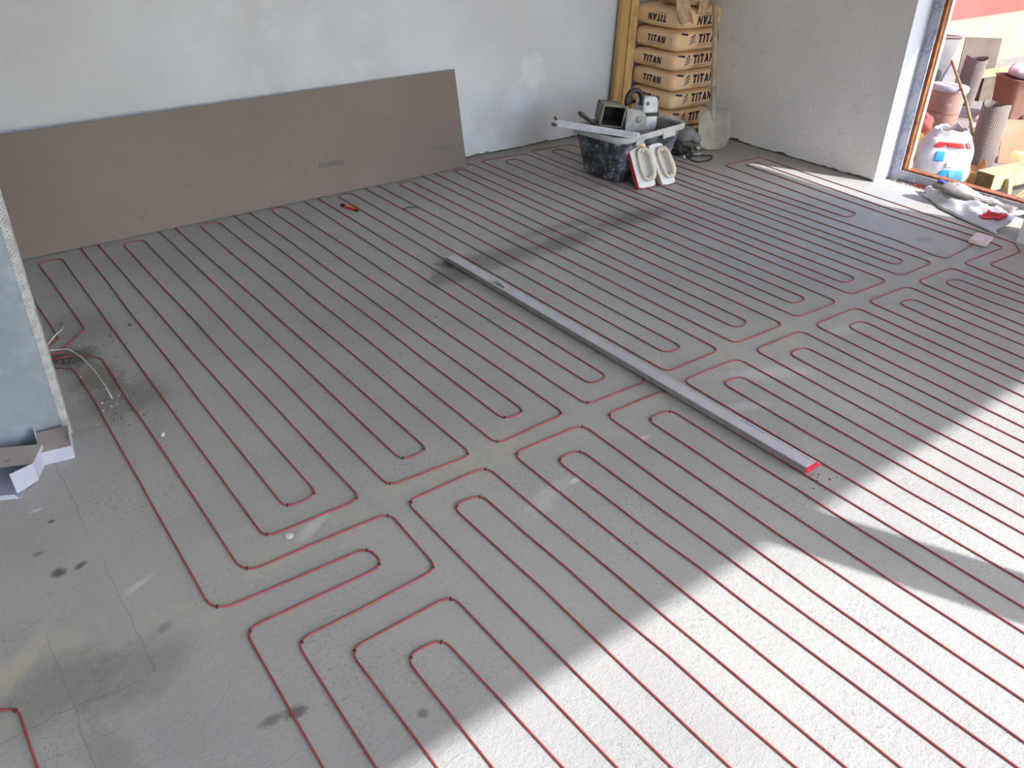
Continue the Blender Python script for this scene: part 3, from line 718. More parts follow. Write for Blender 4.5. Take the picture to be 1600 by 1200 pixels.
# plaster hawk/trowel lying in the tub
tr = empty('steel_trowel', tub_pt(-.11, -.105, .268), (math.radians(-4), math.radians(7), TA + .25)); tag(tr, 'plaster-smeared steel trowel lying just inside the front rim of the tub', 'trowel')
g = Geo(); g.add(*extrude_poly([(-.06, -.055), (.20, -.055), (.20, .055), (-.06, .055)], 'z', 0, .002)); g.obj('blade', mat('smeared_steel', (150, 150, 150), .6, (110, 112, 116), 14, .2, 60, metal=.3), tr)
g = Geo(); g.tube([(-.06, 0, .001), (-.10, .01, -.008), (-.15, .02, -.022)], [.005, .011, .012], 8); g.obj('handle', mat('grip_dark', (70, 62, 56), .7), tr, True)

# crusted black bucket tipped on its side in the tub
bk = empty('tipped_bucket', (3.565, 3.70, .268), (math.radians(4), math.radians(8), math.radians(-24))); tag(bk, 'crusted black square bucket tipped on its side inside the tub', 'bucket')
CRUST = mat('bucket_crust', (140, 136, 120), .95, (104, 102, 92), 10, .6, 40)
g = Geo()
W2, H2, DP = .145, .125, .15
out0 = [(-W2 / 2, 0, 0), (W2 / 2, 0, 0), (W2 / 2, 0, H2), (-W2 / 2, 0, H2)]
def sq(k, y): return [(x * k, y, H2 / 2 + (z - H2 / 2) * k) for x, _, z in out0]
v, f = loft([sq(.72, DP - .012), sq(.88, .0), sq(1.0, 0), sq(1.05, .004), sq(1.05, .02), sq(.98, .022), sq(.82, DP)], True, True)
mesh_obj('bucket_shell', v, f, CRUST, bk)
v, f = loft([sq(.875, .0005), sq(.71, DP - .014)], False, True); mesh_obj('bucket_inside', v, f, mat('bucket_black', (34, 32, 30), .9, (50, 48, 44), 9), bk)

# round-ended grey plate (sponge float) in front of the bucket
sp_ = empty('grey_float', (3.705, 3.625, .222), (math.radians(-14), math.radians(6), math.radians(-8))); tag(sp_, 'dusty grey plate with a rounded end standing in the tub', 'float')
pts = [(-.085, 0), (.07, 0)] + [(.075 * math.cos(a) , .085 + .055 * math.sin(a)) for a in [math.radians(x) for x in range(0, 91, 15)]] + [(-.03, .145), (-.07, .15)]
v, f = extrude_poly(pts, 'y', -.006, .006); mesh_obj('plate', v, f, mat('dusty_grey', (168, 168, 166), .85, (140, 140, 138), 14, .3, 50), sp_)
g = Geo(); g.add(*lathe_data([(.0, -.003), (.018, -.003), (.02, 0), (.012, .004), (.0, .004)], 14)); hb = g.obj('hub', mat('dusty_hub', (150, 146, 138), .8), sp_, True); hb.location = (.012, -.008, .085); hb.rotation_euler = (math.radians(90), 0, 0)

# white power tool with a black hose
pt = empty('white_power_tool', (3.855, 3.70, .20), (math.radians(-6), math.radians(4), math.radians(-6))); tag(pt, 'white boxy power tool with black hose standing in the tub', 'power tool')
v, f = superbox(.06, .045, .105, 8, 6, 8); mesh_obj('body', v, f, mat('tool_white', (206, 210, 214), .5, (180, 184, 188), 20), pt, True)
box('black_band', (-.063, .063, -.049, .049, .095, .118), mat('tool_black', (36, 36, 38), .5), pt, .003)
g = Geo(); g.add(*lathe_data([(0, 0), (.012, 0), (.010, .006), (0, .006)], 12)); q = g.obj('screw_cap', mat('tool_grey', (120, 122, 124), .5), pt, True); q.location = (-.03, -.047, .17); q.rotation_euler = (math.radians(90), 0, 0)
g = Geo(); hp = []
for i in range(17):
    a = math.radians(200 - i * 14); hp.append((-.115 + .058 * math.cos(a), -.02, .185 + .062 * math.sin(a)))
g.tube(hp, [.015 + (.0018 if i % 2 else 0) for i in range(17)], 10); g.obj('hose', mat('hose_black', (38, 40, 44), .5), pt, True)
# dark wooden handle sticking out
hd = empty('dark_tool_handle', (3.452, 3.755, .275)); tag(hd, 'dark hammer-like handle poking up from the back left of the tub', 'tool handle')
g = Geo(); g.tube([(.05, -.03, -.01), (-.01, -.005, .035), (-.085, .0, .085), (-.095, .0, .093)], [.009, .010, .014, .009], 10); g.obj('grip', mat('handle_dark', (66, 58, 52), .6, (48, 44, 42), 20), hd, True)

# two sponge floats leaning on the tub
WHITEP = mat('white_plastic', (224, 222, 222), .5, (212, 210, 208), 30); CREAMH = mat('cream_plastic', (214, 204, 186), .5, (204, 192, 172), 30)
def sponge_float(b0, b1, t0, t1, label, edge, side_c):
    b0, b1, t0, t1 = map(Vector, (b0, b1, t0, t1))
    X = (b1 - b0); w = X.length; X.normalize(); Zv = ((t0 + t1) / 2 - (b0 + b1) / 2); L = Zv.length; Zv.normalize()
    Zv = (Zv - X * Zv.dot(X)).normalized(); Yv = Zv.cross(X)
    o = (b0 + b1) / 2
    t = empty('sponge_float', tuple(o)); tag(t, label, 'plaster float', 'plaster floats leaning on the tub')
    t.rotation_euler = Matrix((X, Yv, Zv)).transposed().to_euler()
    # local: x across, z up along the plate, -y towards the viewer
    v, f = superbox(w / 2, .004, L / 2, 10, 10, 4); mesh_obj('plate', [(x, y - .012, z) for x, y, z in v], f, WHITEP, t)
    box('rubber_sole', (-w / 2 - .002, w / 2 + .001, -.008, .012, -.001, L + .001), edge, t, .003)
    box('rubber_edge', (-w / 2 - .004, -w / 2 + .003, -.0155, .012, -.001, L + .001), side_c, t, .002)
    # D-shaped handle: closed loop standing off the plate
    g = Geo(); lp = []
    cz = L * .50; hl = L * .35; hw = w * .27
    for i in range(28):
        a = 2 * math.pi * i / 28
        sx = math.copysign(abs(math.cos(a)) ** .7, math.cos(a)) * hw; sz = math.copysign(abs(math.sin(a)) ** .6, math.sin(a)) * hl
        off = -.024 - .020 * (1 + math.cos(a)) / 2
        lp.append((sx + w * .10, off, cz + sz))
    lp.append(lp[0]); g.tube(lp, [.0105 + .0075 * max(0, math.cos(2 * math.pi * i / 28)) for i in range(29)], 10, False); g.obj('handle', CREAMH, t, True)
    for s in (-1, 1):
        g = Geo(); g.tube([(w * .08, -.014, cz + s * hl * .9), (w * .12, -.045, cz + s * hl * .9)], .012, 8); g.obj('handle_post', CREAMH, t, True)
    return t, w, L
t, w, L = sponge_float((3.469, 3.337, .003), (3.598, 3.323, .003), (3.508, 3.470, .222), (3.640, 3.462, .216), 'white plaster float with thick red rubber sole, left of the leaning pair', mat('red_rubber', (186, 70, 66), .7, (170, 58, 56), 30), mat('red_rubber', (0, 0, 0)))
box('orange_sticker', (w * .12, w * .28, -.0172, -.0165, L * .86, L * .95), mat('sticker_orange', (236, 150, 50), .5), t)
t, w, L = sponge_float((3.626, 3.302, .003), (3.738, 3.300, .003), (3.652, 3.452, .205), (3.765, 3.452, .198), 'white plaster float with worn brown sole, right of the leaning pair', mat('brown_sponge', (150, 118, 104), .8, (132, 100, 90), 30), mat('brown_sponge2', (170, 150, 140), .8))

# ------------------------------------------------------------------ shovel
sh = empty('shovel', (4.452, 3.640, .004)); tag(sh, 'dusty square-mouthed shovel leaning with its blade down by the right wall', 'shovel')
SHM = mat('dusty_shovel_steel', (176, 166, 152), .8, (152, 142, 130), 9, .25, 40, metal=.05); SHW = mat('shovel_handle_wood', (188, 168, 140), .7, (166, 146, 116), 14, .15, 60)
S_TOP = Vector((.143, .262, .856)); SZ = S_TOP.normalized(); SX = Vector((.82, -.57, 0)); SX = (SX - SZ * SX.dot(SZ)).normalized(); SY = SZ.cross(SX).normalized()
BW = .104; BL = .255
def blade(u, w):
    # u across, w up; square shoulders at the top, rounded mouth at the bottom
    s = (u - .5) * 2
    half = BW * (1.0 if w > .42 else math.sqrt(max(.0, 1 - ((.42 - w) / .42) ** 2.6)) * .62 + .38) * (1 - .04 * w)
    half *= (.97 + .05 * math.sin(w * 3.1))
    y = .020 * s * s + .010 * math.cos(min(1, abs(s) * 3) * math.pi / 2) * max(0, w - .4) * -2.0 + .014 * math.sin(w * 2.6)
    return tuple(SX * (s * half) + SZ * (BL * w + .006) - SY * y)
sheet(blade, 22, 22, .003, 'blade', SHM, sh)
LT = S_TOP.length
g = Geo(); g.tube([SZ * (BL * .58) + SY * .004, SZ * (BL * .8) + SY * .006, SZ * (BL * 1.05), SZ * .40], [.007, .016, .0185, .0175], 10); g.obj('socket', SHM, sh, True)
g = Geo(); g.tube([SZ * BL, SZ * .5 - SX * .002, SZ * .7 + SX * .003, SZ * (LT - .004), SZ * LT], [.0165, .017, .017, .0175, .013], 10); g.obj('handle', SHW, sh, True)

# ------------------------------------------------------------------ old power drill and cords beside the tub
dm = empty('power_mixer', (4.235, 3.70, 0)); tag(dm, 'dusty grey power mixer lying among dark cords between tub and shovel', 'power tool')
GREYT = mat('dusty_tool_grey', (132, 132, 130), .7, (96, 96, 96), 14, .3, 60); BLK = mat('cord_black', (44, 42, 42), .6)
def part_tube(name, pts, r, m, par): g = Geo(); g.tube(pts, r, 12); return g.obj(name, m, par, True)
part_tube('motor_housing', [(-.06, .03, .115), (-.03, .02, .125), (.03, 0, .13), (.06, -.01, .12)], [.03, .05, .052, .036], GREYT, dm)
part_tube('gearbox', [(.05, -.01, .118), (.09, -.02, .09), (.10, -.025, .07)], [.036, .034, .024], GREYT, dm)
part_tube('grip', [(-.05, .03, .10), (-.055, -.01, .05), (-.05, -.03, .012)], [.024, .022, .020], BLK, dm)
part_tube('side_handle', [(.09, -.02, .085), (.13, .02, .10), (.17, .03, .098)], [.010, .013, .012], BLK, dm)
part_tube('chuck', [(.04, -.07, .05), (.075, -.06, .045), (.10, -.055, .04)], [.018, .018, .012], mat('worn_steel', (170, 168, 164), .4, metal=.6), dm)
part_tube('paddle_bar', [(.0, -.075, .018), (.05, -.095, .014), (.10, -.085, .016)], [.009, .010, .009], mat('worn_steel', (170, 168, 164)), dm)
part_tube('foot_block', [(-.09, .02, .02), (.0, .0, .028), (.07, .01, .02)], [.018, .03, .018], BLK, dm)
cd = empty('extension_cord', (4.235, 3.55, 0)); tag(cd, 'thin black power cord coiled on the floor beside the power mixer', 'cord')
g = Geo(); cp = []
for i in range(26):
    a = math.radians(130 + i * 15); cp.append((.0 + .088 * math.cos(a) + .01, .0 + .062 * math.sin(a) + .0 + .06 * .0 - .01 * math.sin(a * 2), .0095 + .002 * math.sin(i)))
cp = [(-.13, .26, .12), (-.11, .20, .10), (-.085, .13, .05), (-.06, .08, .014)] + cp + [(.06, .075, .012), (.01, .10, .02), (-.05, .11, .04), (-.02, .16, .09), (.04, .18, .16), (.09, .17, .15), (.11, .14, .08)]
g.tube(cp, .0045, 8); g.obj('cord', BLK, cd, True)
g = Geo(); g.tube([(-.075, .075, .02), (-.085, .06, .012)], .008, 8); g.obj('plug', mat('plug_white', (200, 198, 190), .5), cd, True)

# ------------------------------------------------------------------ small cartons by the left wall
CARD = mat('carton_inside', (178, 168, 160), .85, (168, 158, 150), 12); WCARD = mat('carton_white', (184, 188, 206), .7, (176, 180, 198), 12)
ca = empty('carton_tray', (.183, 2.527, .0), (0, 0, math.radians(-9))); tag(ca, 'small white cardboard tray lying open, tucked against the left wall', 'cardboard box')
g = Geo(); g.box(-.045, .045, -.062, .06, .0, .045); g.obj('tray_body', WCARD, ca)
g = Geo(); g.box(-.0445, .0445, -.0615, .0595, .045, .0462); g.obj('inner_panel', CARD, ca)
g = Geo(); g.add(*extrude_poly([(-.062, .0), (.06, 0), (.06, .052), (-.01, .064), (-.062, .048)], 'x', .045, .0468)); g.obj('side_flap', WCARD, ca)
g = Geo(); g.add(*extrude_poly([(-.0, .0), (.06, 0), (.06, .070), (.03, .056)], 'x', -.0468, -.045)); g.obj('side_flap', WCARD, ca)
cb_ = empty('carton_open', (.050, 2.487, .0), (0, 0, math.radians(-26))); tag(cb_, 'small white open-ended cardboard carton with unfolded flaps, in front of the tray', 'cardboard box')
g = Geo(); g.box(-.10, .085, -.05, .05, .058, .060); g.obj('top_panel', CARD, cb_)
g = Geo(); g.box(-.10, .085, .048, .05, .0, .058); g.obj('back_panel', WCARD, cb_)
g = Geo(); g.box(.083, .085, -.05, .05, .0, .058); g.obj('end_panel', WCARD, cb_)
g = Geo(); g.box(-.10, .085, -.05, .05, .0, .002); g.obj('bottom_panel', WCARD, cb_)
g = Geo(); g.box(-.10, .06, -.13, -.05, .0, .002); g.obj('front_flap', WCARD, cb_)
g = Geo(); g.add(*extrude_poly([(-.10, .0), (.055, 0), (.045, .016), (-.10, .014)], 'y', -.132, -.130)); g.obj('tuck_edge', WCARD, cb_)
g = Geo(); g.add([(.085, -.05, 0), (.085, -.05, .062), (.045, -.118, .078), (.050, -.122, .012), (.0868, -.0515, 0), (.0868, -.0515, .062), (.0468, -.1195, .078), (.0518, -.1235, .012)], [(0, 1, 2, 3), (7, 6, 5, 4), (0, 4, 5, 1), (1, 5, 6, 2), (2, 6, 7, 3), (3, 7, 4, 0)]); g.obj('side_flap', WCARD, cb_)
g = Geo(); g.add([(-.06, -.05, 0), (-.06, -.05, .056), (-.035, -.095, .058), (-.022, -.10, .004), (-.0615, -.051, 0), (-.0615, -.051, .056), (-.0365, -.096, .058), (-.0235, -.101, .004)], [(0, 1, 2, 3), (7, 6, 5, 4), (0, 4, 5, 1), (1, 5, 6, 2), (2, 6, 7, 3), (3, 7, 4, 0)]); g.obj('inner_flap', WCARD, cb_)
sc_ = [[(0, .4), (.15, .6), (.3, .4), (.15, .25)], [(.4, .3), (.55, .55), (.7, .3), (.55, .15), (.45, .35)], [(.85, .85), (1.15, 1), (1.2, .75), (.95, .2)], [(.85, .2), (1.3, .3)]]
g = Geo()
for q in ribbon([[(a * .014, b * .014) for a, b in l] for l in sc_], .0014): g.add([(.0 + a, -.03 + b, .0604) for a, b in q], [(0, 1, 2, 3)])
g.obj('handwritten_mark', mat('marker_ink', (40, 40, 46)), cb_)

# ------------------------------------------------------------------ small things on the floor
kn = empty('utility_knife', (1.953, 3.972, 0), (0, 0, math.atan2(-.129, .031))); tag(kn, 'orange utility knife with black ends lying near the board', 'knife')
v, f = superbox(.045, .010, .007, 5, 4, 6); mesh_obj('handle', v, f, mat('knife_orange', (226, 84, 44), .45, (206, 66, 36), 40), kn, True)
v, f = superbox(.016, .0105, .0075, 4, 4, 6); e = mesh_obj('end_grip', v, f, mat('knife_black', (40, 38, 38), .5), kn, True); e.location = (-.052, 0, 0)
e = mesh_obj('blade_cap', v, f, mat('knife_black', (0, 0, 0)), kn, True); e.location = (.050, 0, -.001); e.scale = (1.0, .8, .8)
g = Geo(); g.box(-.012, .018, -.004, .004, .0135, .0148); g.obj('label_patch', mat('knife_label', (236, 150, 120), .5), kn)
g = Geo(); g.tube([(2.178, 3.790, .009), (2.205, 3.800, .009), (2.235, 3.797, .007), (2.262, 3.786, .004)], .0028, 6)
tag(g.obj('wire_scrap', mat('wire_blueblack', (70, 80, 96), .5), None, True), 'short dark wire scrap lying across a cable near the board', 'wire')
g = Geo(); g.add(*lathe_data([(0, 0), (.0115, 0), (.012, .0012), (.0105, .002), (0, .002)], 20)); o = g.obj('white_disc', mat('disc_white', (226, 224, 214), .6, (216, 212, 200), 50), None, True); o.location = (.597, 1.748, .0002)
tag(o, 'small round white disc lying on the floor beside a cable bend', 'disc')
tl = empty('tile_offcut', (4.347, 1.768, 2 * CR), (0, 0, math.radians(12))); tag(tl, 'pinkish square slab offcut lying on cables near the doorway', 'tile')
box('slab', (-.062, .062, -.042, .042, 0, .022), mat('pink_slab', (226, 204, 200), .8, (214, 190, 186), 12, .2, 60), tl, .004)
TIE = mat('cable_tie_white', (206, 206, 204), .5)
g = Geo(); g.tube([(.250, 3.16, .06), (.29, 3.18, .03), (.345, 3.25, .04), (.385, 3.335, .018), (.404, 3.42, .004)], .0024, 6); tag(g.obj('cable_tie', TIE, None, True), 'white plastic tie at the wall cable entry, curling up toward the board', 'cable tie')
g = Geo(); g.tube([(.250, 3.14, .05), (.30, 3.13, .045), (.362, 3.11, .04), (.385, 3.03, .035), (.40, 2.93, .02), (.405, 2.83, .01), (.404, 2.74, .004)], .0024, 6); tag(g.obj('cable_tie', TIE, None, True), 'long white plastic tie at the wall cable entry, curving down toward the cartons', 'cable tie')
# single stones
def pebble(x, y, r, m, label, seed):
    v, f = superbox(r, r * .75, r * .55, 2.4, 2.2, 5); out = []
    for q in v: out.append(q + (q - Vector((0, 0, r * .5))).normalized() * mnoise.noise(q * (1.2 / r) + Vector((seed, 0, 0))) * r * .35)
    out = [(a, b, max(0, c)) for a, b, c in out]
    o = mesh_obj('pebble', out, f, m, None, True, 40); o.location = (x, y, 0); o.rotation_euler = (0, 0, seed); tag(o, label, 'pebble', 'loose stones on the floor')
pebble(.473, 2.422, .010, mat('stone_pale', (206, 204, 198), .9), 'pale stone lying between the two leftmost long cables', 1.0)
pebble(.526, 3.203, .009, mat('stone_brown', (150, 122, 92), .9), 'brown pebble near the cable entry, nearer the left wall', 2.0)
pebble(.610, 3.256, .008, mat('stone_dark', (96, 82, 70), .9), 'dark pebble near the cable entry, farther from the left wall', 3.0)
# crumbs
def crumbs(name, spots, m, label, seed):
    r = random.Random(seed); g = Geo()
    for (cx, cy, rx, ry, n, s0, s1, z) in spots:
        for k in range(n):
            s = r.uniform(s0, s1); x = cx + r.gauss(0, .5) * rx; y = cy + r.gauss(0, .5) * ry
            a = r.uniform(0, 6); ca, sa = math.cos(a), math.sin(a)
            pts = []
            for (ux, uy, uz) in ((1, .2, .2), (-.3, 1, .25), (-.9, -.5, .2), (.2, -.9, .3), (0, .1, 1.0)):
                ux *= s * r.uniform(.7, 1.3); uy *= s * r.uniform(.6, 1.1); pts.append((x + ux * ca - uy * sa, y + ux * sa + uy * ca, z + s * uz * r.uniform(.5, .9) - (s * .2 if uz < .5 else 0)))
            g.add(pts, [(0, 1, 4), (1, 2, 4), (2, 3, 4), (3, 0, 4), (3, 2, 1, 0)])
    o = g.obj(name, m); tag(o, label, 'debris', kind='stuff'); return o
crumbs('white_crumbs', [(.40, 2.80, .10, .25, 30, .002, .006, 0), (.62, 2.2, .4, .3, 14, .0015, .004, 0), (.9, 1.7, .5, .15, 18, .0015, .0035, 0), (1.5, 1.9, .8, .6, 24, .0012, .003, 0), (.66, 1.76, .05, .03, 14, .0012, .003, 0), (1.32, 1.48, .10, .05, 14, .0015, .0035, 0)], mat('crumb_white', (216, 212, 206), .9), 'small pale plaster crumbs scattered over the floor', 11)
crumbs('dirt_crumbs', [(.35, 3.12, .05, .05, 34, .004, .011, 0), (.50, 3.15, .08, .12, 5, .003, .006, 0), (.42, 2.62, .10, .12, 22, .002, .006, 0), (.55, 3.28, .12, .1, 4, .003, .006, 0), (1.3, 2.9, .9, .6, 26, .0015, .004, 0), (2.7, 2.2, .8, .5, 18, .0015, .004, 0), (2.0, 1.05, .06, .05, 14, .002, .005, 0)], mat('crumb_dark', (104, 92, 80), .95), 'small dark dirt crumbs by the wall and on the floor', 12)
crumbs('sill_rubble', [(4.90, 2.52, .02, .08, 44, .004, .012, 0), (4.90, 2.36, .02, .06, 20, .004, .010, 0), (4.79, 2.60, .03, .05, 14, .003, .007, 0)], mat('crumb_sill', (214, 200, 186), .9, (196, 120, 96), 40), 'loose plaster rubble along the foot of the doorway sill', 13)
g = Geo(); g.box(4.912, 4.9285, 2.30, 2.47, 0, .016); o = g.obj('red_sill_strip', mat('red_strip', (176, 66, 58), .6, (196, 130, 120), 60)); tag(o, 'thin red strip lying along the foot of the doorway sill', 'strip')

# ------------------------------------------------------------------ the yard beyond the doorway
G0 = -.15
def at(px, py, z=G0):
    """yard point (metres) given as bearing/range pair already measured on the ground"""
    return (px, py, z)
WOVEN = mat('woven_sack_white', (206, 206, 212), .6, (192, 192, 200), 8, .15, 140)
# woven sack slumped over the sill
ls = empty('slumped_woven_sack', (4.78, 2.05, 0)); tag(ls, 'white woven sack with red print slumped on the floor across the doorway sill', 'sack')
def lying(u, w):
    # u along the sill (from the left end to the right), w from the room side over the sill to the yard
    y = .30 - .58 * u; x = -.16 + .07 * math.cos(u * 3.0) + .26 * w + (.10 * (1 - min(1, u * 3.2)) * (1 - w)) - .03 * u
    h = .004 + .085 * math.sin(math.pi * min(1, w * .62 + .02)) * (.5 + .5 * min(1, u * 5)) * (1 - .25 * u)
    if u < .08: h *= .5 + u * 6
    n = mnoise.noise(Vector((u * 7, w * 4, 2))) * .022 + abs(mnoise.noise(Vector((u * 15, w * 9, 5)))) * .016
    edge = min(1, w * 5)
    return (x + n * .5, y + mnoise.noise(Vector((w * 4, u * 3, 9))) * .03, max(.009, h + n * edge))
sheet(lying, 40, 20, .003, 'sack_cloth', WOVEN, ls)
def roll(u, w):
    # the dull inside of the sack mouth rolled over
    a = -1.0 + 4.0 * w; r = .034 + .008 * math.sin(u * 9) - .012 * u
    y = .22 - .46 * u; x = -.005 - .02 * u + r * math.cos(a) * 1.3; z = .075 - .02 * u + r * math.sin(a) * .9
    n = mnoise.noise(Vector((u * 8, w * 4, 6))) * .014
    return (x + n, y, max(.012, z + n))
sheet(roll, 30, 12, .002, 'rolled_mouth', mat('sack_inside', (150, 142, 138), .8, (128, 118, 112), 10, .3, 40), ls)
def redp(u, w): 
    q = lying(.74 + .2 * u, .22 + .26 * w); return (q[0] - .004, q[1], q[2] + .006)
sheet(redp, 12, 8, .001, 'red_print', mat('print_red', (204, 40, 44), .6), ls)
def blup(u, w):
    q = roll(.02 + .10 * u, .40 + .35 * w); return (q[0] - .004, q[1], q[2] + .006)
sheet(blup, 6, 6, .001, 'blue_print', mat('print_bright_blue', (70, 96, 190), .6), ls)

# standing filled sack, white with blue print
ss = empty('standing_woven_sack', (5.385, 2.565, G0), (0, 0, math.radians(-46))); ss.scale = (1, 1, .9); tag(ss, 'full white woven sack with blue and red print standing just outside the doorway', 'sack')
v, f = superbox(.150, .11, .205, 4, 5, 16)
out = []
for x, y, z in v:
    k = 1 + .06 * math.sin(z * 9); q = Vector((x * k, y * k, z)); q += Vector((x, y, 0)).normalized() * mnoise.noise(Vector((x, y, z)) * 9) * .018 if (x or y) else Vector()
    out.append(q)
mesh_obj('sack_body', out, f, WOVEN, ss, True)
def mouth(u, w):
    a = u * 2 * math.pi; r = 1.0 - .30 * w + .10 * mnoise.noise(Vector((math.cos(a) * 2, math.sin(a) * 2, w * 2)))
    z = .385 + .085 * w + .035 * mnoise.noise(Vector((math.cos(a) * 3, math.sin(a) * 3, 7)))
    return (.140 * r * math.cos(a), .102 * r * math.sin(a), z - .02)
sheet(mouth, 36, 6, .002, 'sack_mouth', WOVEN, ss)
def fill(u, w):
    a = u * 2 * math.pi; r = w
    return (.13 * r * math.cos(a), .09 * r * math.sin(a), .43 - .05 * r + .03 * mnoise.noise(Vector((math.cos(a) * r * 3, math.sin(a) * r * 3, 2))))
sheet(fill, 20, 6, .002, 'sack_contents', mat('sack_filling', (166, 124, 72), .8, (140, 96, 56), 14), ss)
def onside(x0, x1, z0, z1, name, m, lift=.006, skew=0.0):
    def fn(u, w):
        x = x0 + (x1 - x0) * u + skew * w; z = z0 + (z1 - z0) * w
        zz = abs((z - .205) / .205); mm = max(0, 1 - min(1, zz) ** 5) ** .2; uu = min(.999, abs(x / .150) / max(mm, .01))
        y = -.11 * mm * (1 - uu ** 4) ** .25; k = 1 + .06 * math.sin(z * 9); q = Vector((x * k, y * k, z))
        q += Vector((x, y, 0)).normalized() * mnoise.noise(Vector((x, y, z)) * 9) * .018
        return (q.x, q.y - lift, q.z)
    return sheet(fn, 10, 10, .001, name, m, ss)
SKYB = mat('print_sky_blue', (96, 168, 206), .6); REDP = mat('print_red', (204, 40, 44))
onside(.015, .10, .09, .20, 'blue_print', SKYB, .006, -.01); onside(-.075, -.03, .11, .20, 'blue_print', mat('print_mid_blue', (40, 150, 220), .6), .006, .05)
onside(-.085, -.035, .255, .32, 'blue_print', mat('print_mid_blue', (40, 150, 220))); onside(-.03, .075, .350, .380, 'red_print', REDP, .007, -.02); onside(-.115, -.06, .345, .38, 'red_print', REDP, .007, .03); onside(.09, .12, .345, .38, 'red_print', REDP, .007, -.015)
onside(-.015, .035, .215, .25, 'grey_print', mat('print_grey', (196, 190, 190), .6))

# trestle
TW = mat('trestle_wood', (178, 162, 122), .8, (160, 142, 100), 9, .2, 40)
TWE = mat('trestle_end_grain', (104, 88, 56), .9, (88, 72, 44), 40)
ts = empty('wooden_trestle', (5.45, 2.30, G0), (0, 0, math.radians(-8))); tag(ts, 'low pale wooden trestle standing outside, at the right of the doorway', 'trestle')
box('top_beam', (-.02, 1.0, -.06, .06, .085, .185), TW, ts, .003); box('end_grain', (-.0225, -.0195, -.056, .056, .088, .182), TWE, ts)
for x, s in ((.10, -1), (.10, 1), (.8, -1), (.8, 1)):
    v, f = loft([[(x, s * .06, .15), (x + .04, s * .06, .15), (x + .04, s * .085, .15), (x, s * .085, .15)], [(x - .01, s * .10, 0), (x + .03, s * .10, 0), (x + .03, s * .125, 0), (x - .01, s * .125, 0)]]); mesh_obj('leg', v, f, TW, ts)
v, f = loft([[(.42, -.07, .09), (.45, -.07, .12), (.45, -.095, .12), (.42, -.095, .09)], [(.16, -.10, .01), (.19, -.10, .0), (.19, -.122, .0), (.16, -.122, .01)]]); mesh_obj('brace', v, f, TW, ts)
cbx = empty('cardboard_box_yard', (5.66, 2.52, G0), (0, 0, .5)); tag(cbx, 'orange-tan cardboard carton squeezed between sack and trestle', 'cardboard box')
box('carton', (-.09, .09, -.06, .07, 0, .12), mat('orange_card', (168, 126, 74), .8, (150, 108, 60), 9), cbx, .004)
v, f = loft([[(-.09, -.06, .12), (.09, -.06, .12), (.09, -.058, .121), (-.09, -.058, .121)], [(-.08, -.09, .17), (.08, -.09, .17), (.08, -.088, .172), (-.08, -.088, .172)]]); mesh_obj('flap', v, f, mat('orange_card', (0, 0, 0)), cbx)

# rolls of perforated mesh
def mesh_mat(name, c1, c2, sc):
    t = NT(name); P = t.pos(); sep = t.new('ShaderNodeSeparateXYZ'); t.l.new(P, sep.inputs[0])
    a = t.math('ARCTAN2', sep.outputs[1], sep.outputs[0]); u = t.math('MULTIPLY', a, sc * .1); w = t.math('MULTIPLY', sep.outputs[2], sc)
    s1 = t.math('ABSOLUTE', t.math('SINE', t.math('MULTIPLY', t.math('ADD', u, w), 3.14159))); s2 = t.math('ABSOLUTE', t.math('SINE', t.math('MULTIPLY', t.math('SUBTRACT', u, w), 3.14159)))
    m = t.math('MULTIPLY', t.ramp(s1, .25, .55), t.ramp(s2, .25, .55))
    t.set(t.b.inputs['Base Color'], t.mix(m, lin(c1), lin(c2))); t.b.inputs['Metallic'].default_value = .35; t.b.inputs['Roughness'].default_value = .45
    t.bump(t.math('SUBTRACT', 1.0, m), .6, .01)
    return t.m
MESHM = mesh_mat('expanded_mesh', (156, 146, 142), (108, 94, 88), 64)
def mesh_roll(loc, r, h, tilt, rz, label):
    t = empty('mesh_roll', loc, (tilt[0], tilt[1], rz)); tag(t, label, 'mesh roll', 'rolls of metal mesh')
    g = Geo(); n = 60; v = []; f = []
    for i in range(n + 1):
        a = i / n * 2 * math.pi * 2.3; rr = r * (1 - .10 * i / n) * (1 + .02 * math.sin(a * 3))
        for z in (0, h * .33, h * .66, h + .012 * math.sin(a * 2)): v.append((rr * math.cos(a), rr * math.sin(a), z))
    for i in range(n):
        for k in range(3): q = i * 4 + k; f.append((q, q + 4, q + 5, q + 1))
    g.add(v, f); g.obj('rolled_sheet', MESHM, t, True)
    return t
mesh_roll((6.02, 2.62, G0), .088, .46, (0, 0), .5, 'stout roll of metal mesh standing behind the trestle')
mesh_roll((7.95, 3.76, G0 + .02), .092, .38, (0, -.05), 1.6, 'roll of metal mesh standing farther back beside the drum')
sp = empty('grey_sheet', (8.30, 3.98, G0), (math.radians(-6), 0, math.radians(-42))); tag(sp, 'grey-brown sheet propped upright behind the far mesh roll', 'sheet')
box('sheet_panel', (-.06, .26, -.008, .008, 0, .50), mat('grey_brown_sheet', (126, 112, 102), .8, (112, 98, 88), 4, .2, 30), sp)

